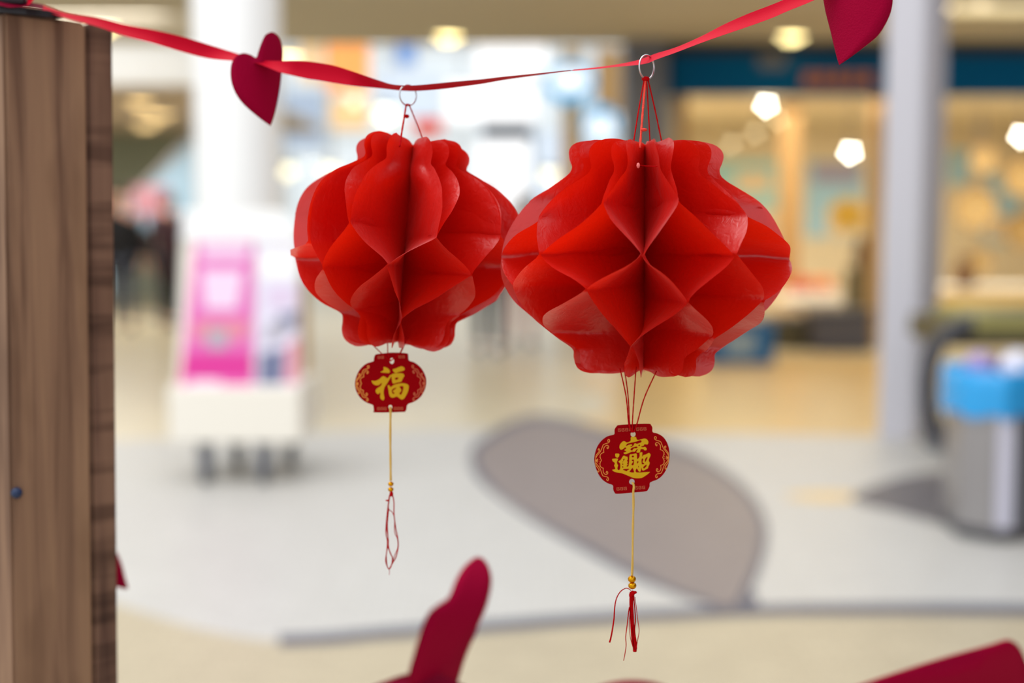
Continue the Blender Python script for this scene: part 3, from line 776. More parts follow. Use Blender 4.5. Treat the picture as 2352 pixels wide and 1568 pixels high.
prism([(x * 1.0, y + 0.02) for x, y in corners], 0.004, 0.059).build('plinth', M['rubber'], o)
cb_ = [(x, y) for x, y in corners]
ccx = sum(x for x, y in cb_) / 6; ccy = sum(y for x, y in cb_) / 6
bagv = []; nb = 60
outl = catmull([(x, y, 0) for x, y in cb_], 10, True)
rows = [(zt - 0.055, 1.045), (zt - 0.02, 1.05), (zt + 0.06, 1.04), (ztop, 1.03), (ztop + 0.008, 0.98), (ztop - 0.02, 0.93), (zt - 0.02, 0.9)]
for ri, (z, k) in enumerate(rows):
    for i, p in enumerate(outl):
        w = 0.010 * math.sin(i * 1.7 + ri) if ri < 4 else 0
        zz = z - (0.02 * (0.5 + 0.5 * math.sin(i * 0.5)) if ri == 0 else 0)
        cc = corners
        bagv.append((ccx + (p.x - ccx) * (k + w), ccy + (p.y - ccy) * (k + w), zz))
n = len(outl)
bagf = [(r * n + i, r * n + (i + 1) % n, (r + 1) * n + (i + 1) % n, (r + 1) * n + i) for r in range(len(rows) - 1) for i in range(n)]
obj('bin_bag', bagv, bagf, M['bag'], o, True)
prism([(ccx + (x - ccx) * 0.9, ccy + (y - ccy) * 0.9) for x, y in corners], zt + 0.001, zt + 0.05).build('bag_filling', M['highlight_filling'], o)
def crumple(label, px, py, r, m):
    c = W(px, py, BD + (0.2 if py > 810 else 0.33))
    c.z = zt + 0.06 + r * 1.3
    mb = MB().sphere(c, r, 14)
    mb.v = [c + (v - c) * (1 + 0.35 * noise.noise((v - c) * (2.2 / r) + Vector((px, 0, 0)))) for v in mb.v]
    oo = mb.build('crumpled_wrapper', m, None, False, c)
    setp(oo, label, 'litter', 'rubbish in the bin')
crumple('lilac crumpled wrapper at the left of the bin top', 2250, 830, 0.062, mat('lilac_paper', rgb(166, 150, 206), 0.6))
crumple('white crumpled wrapper at the right of the bin top', 2332, 840, 0.066, mat('white_paper', rgb(226, 226, 240), 0.6))
crumple('dark purple crumpled wrapper at the back of the bin', 2296, 800, 0.05, mat('purple_paper', rgb(72, 56, 104), 0.6))

# ------------------------------------------------------------------ wheeled advertising stand
CD = 7.55
def cp(px, py, Y=CD): return W(px, py, Y)
o = thing('advertising_stand', 'cream wheeled stand with pink and white posters before the column', 'stand', (cp(540, 1000).x, CD + 0.2, 0))
xa, xb = cp(386, 950).x, cp(690, 950).x
z0, z1 = cp(540, 1018).z, cp(540, 888).z
mb = MB(); mb.box(xa, xb, CD, CD + 0.7, z0, z1, 0.01); mb.build('base_box', M['cream'], o)
for (u, y) in ((467, CD + 0.06), (602, CD + 0.06), (545, CD + 0.63), (668, CD + 0.63)):
    x = cp(u, 1000).x if y < CD + 0.2 else W(u, 1000, y).x
    w = MB().lathe([(0.055, -0.026), (0.074, -0.022), (0.074, 0.022), (0.055, 0.026)], (x, y, 0.0765), 20, 'x').build('wheel', M['steeldark'], o, False)
    MB().box(x - 0.038, x + 0.038, y - 0.04, y + 0.04, 0.16, z0 - 0.001).add(
        [(x + sx_ * 0.034 + dx_, y + dy_, z) for sx_ in (-1, 1) for dx_ in (-0.003, 0.003) for dy_ in (-0.03, 0.03) for z in (0.07, 0.16)],
        [(0, 1, 3, 2), (4, 6, 7, 5), (0, 4, 5, 1), (2, 3, 7, 6), (0, 2, 6, 4), (1, 5, 7, 3), (8, 9, 11, 10), (12, 14, 15, 13), (8, 12, 13, 9), (10, 11, 15, 14), (8, 10, 14, 12), (9, 13, 15, 11)]).build('caster_fork', M['steeldark'], o)
# leaning panel: left edge runs in towards the top
def quadslab(name, pxs, Y0, Y1, t, m, lift=0.0):
    zb = cp(540, 888).z; zt_ = cp(540, 482).z
    vs = []
    for (px, py) in pxs:
        z = cp(px, py).z
        Y = Y0 + (Y1 - Y0) * (z - zb) / (zt_ - zb) - lift
        p = W(px, py, Y); vs.append(p)
    n = len(vs); bk = [v + Vector((0, t, 0)) for v in vs]
    return obj(name, vs + bk, [tuple(range(n)), tuple(range(2 * n - 1, n - 1, -1))] + [((i + 1) % n, i, n + i, n + (i + 1) % n) for i in range(n)], m, o)
quadslab('back_panel', [(404, 886), (688, 886), (688, 560), (648, 482), (420, 482)], CD + 0.06, CD + 0.2, 0.03, M['cream'])
quadslab('header_board', [(416, 552), (690, 552), (655, 484), (420, 484)], CD + 0.06, CD + 0.2, 0.012, M['white'], 0.014)
M['pink'] = mat('pink_print', rgb(226, 112, 186), 0.5); M['palepink'] = mat('pale_pink_print', rgb(242, 212, 238), 0.5)
M['magenta'] = mat('magenta_print', rgb(218, 50, 150), 0.5); M['salmon'] = mat('salmon_print', rgb(226, 140, 160), 0.5)
M['lilacw'] = mat('lilac_white_print', rgb(228, 222, 240), 0.5); M['slate'] = mat('slate_print', rgb(112, 118, 150), 0.5)
M['greyprint'] = mat('grey_print', rgb(176, 172, 184), 0.5)
quadslab('poster_sheet', [(412, 886), (582, 886), (584, 556), (448, 556)], CD + 0.06, CD + 0.2, 0.005, M['pink'], 0.010)
quadslab('poster_sheet', [(586, 886), (686, 886), (686, 562), (588, 556)], CD + 0.06, CD + 0.2, 0.005, M['lilacw'], 0.010)
for (q, m) in (([(460, 592), (570, 592), (572, 562), (464, 562)], M['palepink']), ([(470, 710), (545, 710), (560, 620), (462, 620)], M['palepink']),
               ([(440, 780), (560, 780), (575, 735), (448, 735)], M['salmon']), ([(478, 800), (520, 800), (520, 745), (476, 745)], M['greyprint']),
               ([(414, 870), (580, 870), (580, 810), (424, 810)], M['magenta']), ([(430, 885), (510, 885), (505, 872), (440, 872)], M['palepink']),
               ([(592, 882), (650, 882), (655, 800), (596, 810)], M['slate']), ([(602, 790), (660, 770), (668, 725), (620, 740)], M['greyprint']),
               ([(648, 760), (682, 750), (684, 715), (640, 722)], M['slate']), ([(594, 640), (684, 640), (684, 575), (596, 575)], M['white']),
               ([(610, 705), (676, 705), (680, 660), (614, 655)], mat('mauve_print', rgb(222, 204, 228), 0.5)), ([(655, 880), (682, 880), (684, 780), (660, 790)], M['salmon'])):
    quadslab('print_panel', q, CD + 0.06, CD + 0.2, 0.002, m, 0.013)
MB().tube([W(704, 960, CD + 0.74), W(698, 640, CD + 0.30)], 0.022, 8).build('rear_prop', M['tanwood'], o)

# ------------------------------------------------------------------ people far down the hall
def skin_mesh(nodes, edges, sub=2):
    me = bpy.data.meshes.new('tmp'); me.from_pydata([n[0] for n in nodes], edges, [])
    o = bpy.data.objects.new('tmp', me); COL.objects.link(o)
    md = o.modifiers.new('s', 'SKIN')
    for i, n in enumerate(nodes):
        r = n[1] if isinstance(n[1], tuple) else (n[1], n[1])
        me.skin_vertices[0].data[i].radius = r
    me.skin_vertices[0].data[0].use_root = True
    sb = o.modifiers.new('u', 'SUBSURF'); sb.levels = sub; sb.render_levels = sub
    dg = bpy.context.evaluated_depsgraph_get()
    m2 = bpy.data.meshes.new_from_object(o.evaluated_get(dg))
    vs = [v.co.copy() for v in m2.vertices]; fs = [tuple(p.vertices) for p in m2.polygons]
    bpy.data.objects.remove(o); bpy.data.meshes.remove(me); bpy.data.meshes.remove(m2)
    return vs, fs
def person(label, pos, face, H, top, trousers, shoes, stride=0.18, arm=0.12, hair=None, coat=0.84, wide=1.0):
    s = H / 1.75
    o = thing('person', label, 'person', pos)
    R_ = Matrix.Rotation(face, 3, 'Z')
    def T(vs): return [Vector(pos) + R_ @ (Vector(v) * s) for v in vs]
    A = stride
    # body facing -y
    nd = [((0, 0, 0.95), (0.15, 0.11)), ((0, 0, 1.15), (0.13, 0.095)), ((0, 0, 1.36), (0.15, 0.10)), ((0, 0.0, 1.46), (0.06, 0.06)), ((0, -0.01, 1.54), (0.052, 0.055)),
          ((0, -0.02, 1.62), (0.074, 0.088)), ((0, -0.015, 1.69), (0.07, 0.085))]
    ed = [(0, 1), (1, 2), (2, 3), (3, 4), (4, 5), (5, 6)]
    for sd in (-1, 1):
        k = len(nd); st = A * sd
        nd += [((sd * 0.09, 0, 0.88), 0.085), ((sd * 0.10, -st * 0.5 - 0.01, 0.49), 0.056), ((sd * 0.10, -st + 0.03, 0.09), 0.038), ((sd * 0.105, -st - 0.12, 0.035), (0.04, 0.025))]
        ed += [(0, k), (k, k + 1), (k + 1, k + 2), (k + 2, k + 3)]
        k = len(nd); sw = -arm * sd
        nd += [((sd * 0.185, 0, 1.41), 0.058), ((sd * 0.235, -sw * 0.4 + 0.02, 1.13), 0.042), ((sd * 0.24, -sw - 0.04, 0.88), 0.027), ((sd * 0.235, -sw - 0.055, 0.82), (0.022, 0.036))]
        ed += [(2, k), (k, k + 1), (k + 1, k + 2), (k + 2, k + 3)]
        pk = len(nd) - 1
        for fi in range(4):
            q = len(nd); fy = -sw - 0.055 + (fi - 1.5) * 0.019; ln = (0.062, 0.075, 0.07, 0.052)[fi]
            nd += [((sd * 0.234, fy, 0.785), 0.0085), ((sd * 0.229, fy - 0.004, 0.785 - ln * 0.5), 0.008), ((sd * 0.219, fy - 0.006, 0.785 - ln), 0.0065)]
            ed += [(pk, q), (q, q + 1), (q + 1, q + 2)]
        q = len(nd)
        nd += [((sd * 0.222, -sw - 0.095, 0.815), 0.010), ((sd * 0.214, -sw - 0.105, 0.775), 0.008)]
        ed += [(pk, q), (q, q + 1)]
    vs, fs = skin_mesh(nd, ed)
    body = obj('body', T(vs), fs, M['skin'], o, True)
    # jacket
    nd = [((0, 0, coat), (0.185 * wide, 0.14 * wide)), ((0, 0, 1.0), (0.172 * wide, 0.13 * wide)), ((0, 0, 1.18), (0.155 * wide, 0.118 * wide)), ((0, 0, 1.37), (0.178, 0.122)), ((0, 0, 1.475), (0.075, 0.075))]
    ed = [(0, 1), (1, 2), (2, 3), (3, 4)]
    for sd in (-1, 1):
        k = len(nd); sw = -arm * sd
        nd += [((sd * 0.19, 0, 1.41), 0.075), ((sd * 0.238, -sw * 0.4 + 0.02, 1.13), 0.058), ((sd * 0.243, -sw - 0.038, 0.89), 0.046)]
        ed += [(3, k), (k, k + 1), (k + 1, k + 2)]
    vs, fs = skin_mesh(nd, ed); obj('jacket', T(vs), fs, top, o, True)
    nd = [((0, 0, 0.95), (0.165, 0.125))]; ed = []
    for sd in (-1, 1):
        k = len(nd); st = A * sd
        nd += [((sd * 0.092, 0, 0.86), 0.10), ((sd * 0.10, -st * 0.5 - 0.008, 0.49), 0.072), ((sd * 0.10, -st + 0.028, 0.11), 0.058)]
        ed += [(0, k), (k, k + 1), (k + 1, k + 2)]
    vs, fs = skin_mesh(nd, ed); obj('trousers', T(vs), fs, trousers, o, True)
    for sd in (-1, 1):
        st = A * sd
        mb = MB().sphere((0, 0, 0), 1, 14); mb.v = [Vector((sd * 0.103 + v.x * 0.05, -st - 0.05 + v.y * 0.135, max(0.004, 0.045 + v.z * 0.05))) for v in mb.v]
        obj('shoe', T(mb.v), mb.f, shoes, o, True)
    mb = MB().sphere((0, 0, 0), 1, 18)
    hv = []
    for v in mb.v:
        q = Vector((v.x * 0.088, v.y * 0.104 + 0.005, v.z * 0.105 + 1.675))
        if v.y < -0.35 and v.z < 0.55: q.y = 0.03; q.z = max(q.z, 1.66)
        if v.z < -0.4 and v.y >= -0.35: q.y = max(q.y, 0.035)
        hv.append(q)
    obj('hair', T(hv), mb.f, hair or M['hair'], o, True)
    for sd in (-1, 1):
        mb = MB().sphere((sd * 0.033, -0.098, 1.645), 0.011, 8); obj('eye', T(mb.v), mb.f, M['eyes'], o, True)
        mb = MB().sphere((sd * 0.083, -0.01, 1.635), 0.026, 8, (0.4, 0.7, 1.1)); obj('ear', T(mb.v), mb.f, M['skin'], o, True)
    mb = MB().sphere((0, -0.108, 1.615), 0.018, 8, (0.8, 1.1, 1.4)); obj('nose', T(mb.v), mb.f, M['skin'], o, True)
    mb = MB().sphere((0, -0.099, 1.575), 0.022, 8, (1.1, 0.4, 0.35)); obj('mouth', T(mb.v), mb.f, mat('lips', rgb(176, 96, 90), 0.6), o, True)
    return o
g = G(284, 758); person('person in a black coat and grey-blue trousers walking beside the post', (g.x, g.y, 0.002), 0.2, 1.76, M['black'], M['jean'], M['black'], 0.12, 0.10, None, 0.66, 1.32)
g = G(392, 752); person('person in a dark maroon coat walking left of the advertising stand', (g.x, g.y, 0.002), 3.0, 1.72, M['maroon'], M['black'], M['black'], 0.10, 0.10, None, 0.6, 1.1)
g = G(1122, 814); person('person in dark clothes seen below and between the lanterns', (g.x, g.y, 0.002), 3.1, 1.74, M['navy'], M['navy'], M['black'], 0.08)
g = G(1200, 796); person('person in pale pink clothes right of the dark-clad person', (g.x, g.y, 0.002), 3.3, 1.66, M['pinkcloth'], M['pinkcloth'], M['jean'], 0.08)

# ------------------------------------------------------------------ wooden post
zc = P(8, 27, 1.0).z
A0 = P(8, 27, 1.0); dirp = Vector((1, 1, 0)).normalized(); back = Vector((-1, 1, 0)).normalized()
o = thing('wooden_post', 'rough brown wooden stall post filling the left picture edge', 'post', (A0.x, A0.y, 0))
def board(name, s0, s1, dep, zt0, zt1, m, off=0.0):
    vs = []
    def pt(s_, d_, z): return Vector((A0.x, A0.y, 0)) + dirp * s_ + back * d_ + Vector((-0.016 * (A0.z - z), 0, z))
    N_ = 14
    bm = bmesh.new()
    rows_ = []
    zb = 0.003
    prof = [(s0, off), (s1, off), (s1, dep), (s0, dep)]
    top = [zt0, zt1, zt1, zt0]
    lo = [bm.verts.new(pt(s_, d_, zb)) for s_, d_ in prof]
    hi = [bm.verts.new(pt(s_, d_, z)) for (s_, d_), z in zip(prof, top)]
    for i in range(4): bm.faces.new((lo[i], lo[(i + 1) % 4], hi[(i + 1) % 4], hi[i]))
    bm.faces.new(lo[::-1]); bm.faces.new(hi)
    bmesh.ops.bevel(bm, geom=list(bm.edges), offset=0.0022, segments=2, affect='EDGES')
    bmesh.ops.recalc_face_normals(bm, faces=list(bm.faces))
    bm.verts.index_update()
    r = obj(name, [v.co.copy() for v in bm.verts], [tuple(v.index for v in f.verts) for f in bm.faces], m, o)
    bm.free()
    return r
zl = A0.z; zr = A0.z - 0.0025
zm = zl + (zr - zl) * 0.74
board('board', 0.0, 0.0635, 0.07, zl, zm, M['wood'])
board('board', 0.0645, 0.086, 0.07, zm, zr, M['woodsaw'], 0.0015)
board('board', -0.0005, 0.086, 0.09, zl - 0.004, zr - 0.004, M['wooddark'], 0.0705)
def on_face(s_, z, lift=0.0): return Vector((A0.x - 0.016 * (A0.z - z), A0.y, 0)) + dirp * s_ - back * lift + Vector((0, 0, z))
# blue pin stuck in the board
q = P(70, 1141, 1.018)
s_ = (Vector((q.x - A0.x + 0.016 * (A0.z - q.z), q.y - A0.y, 0))).dot(dirp)
bl = MB().sphere((0, 0, 0), 0.0042, 12); ctr = on_face(s_, q.z, 0.0006)
bl.v = [ctr + v for v in bl.v]
bl.build('nail_head', mat('blue_pin', rgb(30, 48, 84), 0.4), o, True)
# black strap over the top of the post
str_pts = [P(-30, 18, 0.995), P(0, 22, 0.998), P(60, 27, 1.005), P(110, 33, 1.015), P(150, 38, 1.025)]
mb = MB()
for i in range(len(str_pts) - 1):
    a, b = str_pts[i], str_pts[i + 1]
    for (w0, w1, z0, z1) in ((0, 1, 0, 1),):
        ws = back * 0.03; h = Vector((0, 0, 0.0045))
        t0 = 1.0; t1 = 1.0 if i < len(str_pts) - 2 else 0.35
        vs = [a - h * .4, a + h * .6, a + h * .6 + ws, a - h * .4 + ws, b - h * .4 * t1, b + h * .6 * t1, b + h * .6 * t1 + ws, b - h * .4 * t1 + ws]
        mb.add(vs, [(0, 4, 5, 1), (1, 5, 6, 2), (2, 6, 7, 3), (3, 7, 4, 0), (0, 1, 2, 3), (4, 7, 6, 5)])
stp = mb.build('strap', M['strap'], None, False, str_pts[2])
setp(stp, 'black plastic strap lying across the top of the wooden post', 'strap')
kb = MB().box(-0.012, 0.012, -0.01, 0.01, 0, 0.022, 0.003)
kc = P(28, 14, 1.01); kb.v = [kc + v for v in kb.v]
setp(kb.build('clamp', M['strap'], None, False, kc), 'small black clamp on top of the post inside the ribbon knot', 'clamp')

# ------------------------------------------------------------------ ribbons
RD = [(0, 1.02), (60, 1.02), (150, 1.022), (265, 1.03), (590, 1.0), (930, 0.95), (1480, 0.90), (1960, 0.86), (2300, 0.835)]
rib = [(95, 10, 22), (150, 29, 41.5), (223, 41, 61), (287, 56, 83), (351, 68, 99), (415, 83, 118), (478, 102, 134), (529, 118, 139), (570, 131, 143), (592, 137, 146), (611, 139, 153), (643, 140, 166),
       (675, 139.5, 174), (706, 140.5, 181), (738, 145, 185.5), (770, 151, 191), (802, 161, 196), (834, 172, 199.5), (866, 183, 202), (898, 193, 205.5), (930, 196, 208.5), (964, 195, 208.5), (1028, 189, 203),
       (1104, 182, 193), (1155, 176, 184), (1206, 171, 176.5), (1257, 166, 169.6), (1308, 161, 163.4), (1359, 155.6, 159.4), (1410, 149, 154), (1461, 139, 149.5), (1487, 130, 145), (1509, 122, 136), (1554, 108, 120),
       (1609, 84, 99), (1663, 56, 80), (1717, 32, 61.6), (1772, 11, 41.7), (1808, -4, 26), (1862, -27, 4), (1920, -58, -24), (1990, -98, -60), (2080, -150, -110), (2200, -220, -180)]
def ribbon_obj(name, tab, dep, width, m, flips=None, sub=5):
    cs = catmull([(x, a, b) for x, a, b in tab], sub)
    vs = []; NC = 4
    for c3 in cs:
        x, ya, yb_ = c3
        d = interp(dep, x); pa = P(x, ya, d); pb = P(x, yb_, d)
        h = (pa - pb).length
        off = math.sqrt(max(width * width - h * h, 0)) * 0.5
        if flips is None or x < flips[0]: ca, cb2 = P(x, ya, d + off), P(x, yb_, d - off)
        elif x < flips[1]: ca, cb2 = P(x, ya, d - off), P(x, yb_, d + off)
        else: ca, cb2 = P(x, yb_, d - off), P(x, ya, d + off)
        for k in range(NC + 1):
            t = k / NC
            bow = math.sin(math.pi * t) * 0.0012
            vs.append(ca + (cb2 - ca) * t + FWD * bow)
    n = NC + 1
    fs = [(i * n + k, i * n + k + 1, (i + 1) * n + k + 1, (i + 1) * n + k) for i in range(len(cs) - 1) for k in range(NC)]
    th = 0.00025
    off2 = len(vs); vs2 = vs + [v + FWD * th for v in vs]
    fs2 = fs + [tuple(i + off2 for i in f[::-1]) for f in fs]
    return vs2, fs2
rd = thing('ribbon', 'long red satin ribbon strung from the post across the top', 'ribbon', tuple(P(930, 202, 0.95)))
vs, fs = ribbon_obj('ribbon', rib, RD, 0.0102, M['ribbon'], (690, 1309))
obj('band', vs, fs, M['ribbon'], rd, True)
# knot and tails on the post top
kt = [(40, -14, 2), (52, -4, 12), (66, 2, 16), (84, 6, 19), (100, 11, 22)]
vs, fs = ribbon_obj('tail', [(62, -2, 13), (72, -14, 6), (84, -30, -10), (100, -50, -34)], [(0, 1.0)], 0.009, M['ribbon']); obj('tail', vs, fs, M['ribbon'], rd, True)
vs, fs = ribbon_obj('tail', [(-30, -4, 12), (0, 2, 13), (20, 4, 17), (45, 7, 16), (70, 6, 18), (98, 10, 22)], [(0, 0.997), (100, 1.005)], 0.009, M['heart']); obj('knot', vs, fs, M['ribbon2'], rd, True)
# lower garland ribbon
rib2 = [(-60, 1660, 1690), (60, 1690, 1722), (240, 1680, 1714), (420, 1660, 1696), (620, 1640, 1680), (780, 1602, 1640), (882, 1564, 1604), (938, 1546, 1588), (985, 1542, 1584), (1032, 1556, 1592), (1100, 1588, 1622), (1230, 1612, 1640), (1330, 1588, 1612), (1400, 1567, 1592), (1450, 1561, 1590),
        (1510, 1568, 1600), (1600, 1600, 1634), (1800, 1640, 1676), (2050, 1650, 1690), (2300, 1620, 1660), (2500, 1590, 1630)]
o = thing('ribbon', 'lower crimson ribbon arcing along the bottom picture edge', 'ribbon', tuple(P(985, 1565, 0.655)))
vs, fs = ribbon_obj('band', rib2, [(-60, 1.0), (60, 0.93), (420, 0.78), (900, 0.655), (1450, 0.65), (2400, 0.64)], 0.009, M['ribbon2'])
obj('band', vs, fs, M['ribbon2'], o, True)

# ------------------------------------------------------------------ felt hearts
def heart(label, outline, depth_fn, thick=0.0016, holes=(), k=5):
    loop2 = catmull([(x, y, 0) for x, y in outline], k, True)
    # triangulated grid fill through a bmesh so that the felt can curl
    bm = bmesh.new()
    vv = [bm.verts.new((p.x, p.y, 0)) for p in loop2]
    bm.faces.new(vv)
    bmesh.ops.triangulate(bm, faces=list(bm.faces))
    bmesh.ops.subdivide_edges(bm, edges=list(bm.edges), cuts=3, use_grid_fill=True)
    bm.verts.index_update()
    org = P(outline[0][0], outline[0][1], depth_fn(*outline[0]))
    front = [P(v.co.x, v.co.y, depth_fn(v.co.x, v.co.y)) for v in bm.verts]
    nf = len(front)
    vs = front + [v + FWD * thick for v in front]
    fs = [tuple(v.index for v in f.verts) for f in bm.faces]
    allf = fs + [tuple(i + nf for i in f[::-1]) for f in fs]
    for e in bm.edges:
        if len(e.link_faces) == 1:
            a, b = e.verts[0].index, e.verts[1].index
            allf.append((a, b, b + nf, a + nf))
    bm.free()
    o = obj('paper_heart', vs, allf, M['heart'], None, True, org)
    me = o.data
    b2 = bmesh.new(); b2.from_mesh(me); bmesh.ops.recalc_face_normals(b2, faces=list(b2.faces)); b2.to_mesh(me); b2.free()
    setp(o, label, 'heart', 'crimson hearts on the ribbons')
    return o
h1 = [(588, 132), (576, 126), (560, 122), (545, 127), (534, 140), (529.5, 159), (531, 186), (541, 214), (560, 240), (592, 268), (618, 287), (621, 287), (628, 268), (636, 236), (643, 198), (647, 159), (649, 127), (647, 104), (641, 86),
      (631, 76), (622, 74), (609, 81), (600, 99), (593, 119)]
heart('upright crimson heart pierced by the ribbon near the post', h1, lambda x, y: 0.985 + 0.00020 * (x - 588) + 0.0000018 * (x - 590) ** 2 + (0.012 if (x < 592) else 0.012))
h2 = [(1886, -40), (1890, -15), (1893, 2), (1898, 29), (1909, 72), (1920, 119), (1928, 146), (1932, 146), (1953, 132), (1989, 105), (2018, 80), (2040, 43), (2049, 14), (2050, -10), (2044, -40), (2026, -66), (2000, -76), (1978, -66), (1966, -44), (1950, -72), (1926, -86), (1902, -74)]
heart('large crimson heart hanging down from the top right edge', h2, lambda x, y: 0.852 + 0.0002 * (1970 - x) + 0.000001 * (x - 1970) ** 2)
h3 = [(938, 1552), (949, 1505), (962, 1460), (975, 1425), (988, 1403), (1010, 1386), (1030, 1371), (1046, 1333), (1062, 1306), (1080, 1288), (1098, 1279), (1115, 1289), (1126, 1312), (1129, 1342), (1118, 1392), (1093, 1453), (1070, 1508), (1054, 1558), (1034, 1620), (1012, 1690), (1006, 1692), (970, 1660), (945, 1610)]
def d3(x, y):
    t = (1560 - y) / 280.0
    return 0.665 - 0.034 * math.sin(max(-1, min(t, 1.15)) * 2.5) + 0.0002 * (x - 1030)
heart('blurred crimson heart curling upward at the bottom centre', h3, d3)
h4 = [(1930, 1592), (1994, 1567), (2088, 1536), (2182, 1507), (2276, 1481), (2312, 1470), (2330, 1474), (2345, 1490), (2362, 1530), (2385, 1590), (2400, 1650), (2380, 1700), (2330, 1720), (2270, 1690), (2230, 1730), (2170, 1745), (2110, 1710), (2030, 1650), (1960, 1610)]
def d4(x, y):
    e = 1567 + (x - 1994) * (1470 - 1567) / (2312 - 1994)
    t = max(0, (y - e)) / 150.0
    return 0.652 + 0.05 * (math.sqrt(0.02 + t * t) - 0.14) - 0.00004 * (x - 2200)
heart('crimson heart tilted on its side at the bottom right corner', h4, d4)
h5 = [(262, 1262), (272, 1278), (280, 1300), (287, 1328), (293, 1350), (285, 1352), (262, 1346), (232, 1338), (206, 1318), (196, 1290), (206, 1268), (226, 1264), (240, 1276), (246, 1258)]
h5o = heart('crimson heart mostly hidden behind the post, its tip showing', h5, lambda x, y: 1.24 + 0.0002 * (x - 240))

qa = P(240, 1278, 1.2395); qb = Vector((A0.x - 0.016 * (A0.z - qa.z), A0.y, qa.z + 0.01)) + dirp * 0.0862 + back * 0.05
MB().tube([qa, (qa + qb) / 2 - Vector((0, 0, 0.004)), qb], 0.001, 6).build('cord', M['ribbon2'], h5o)
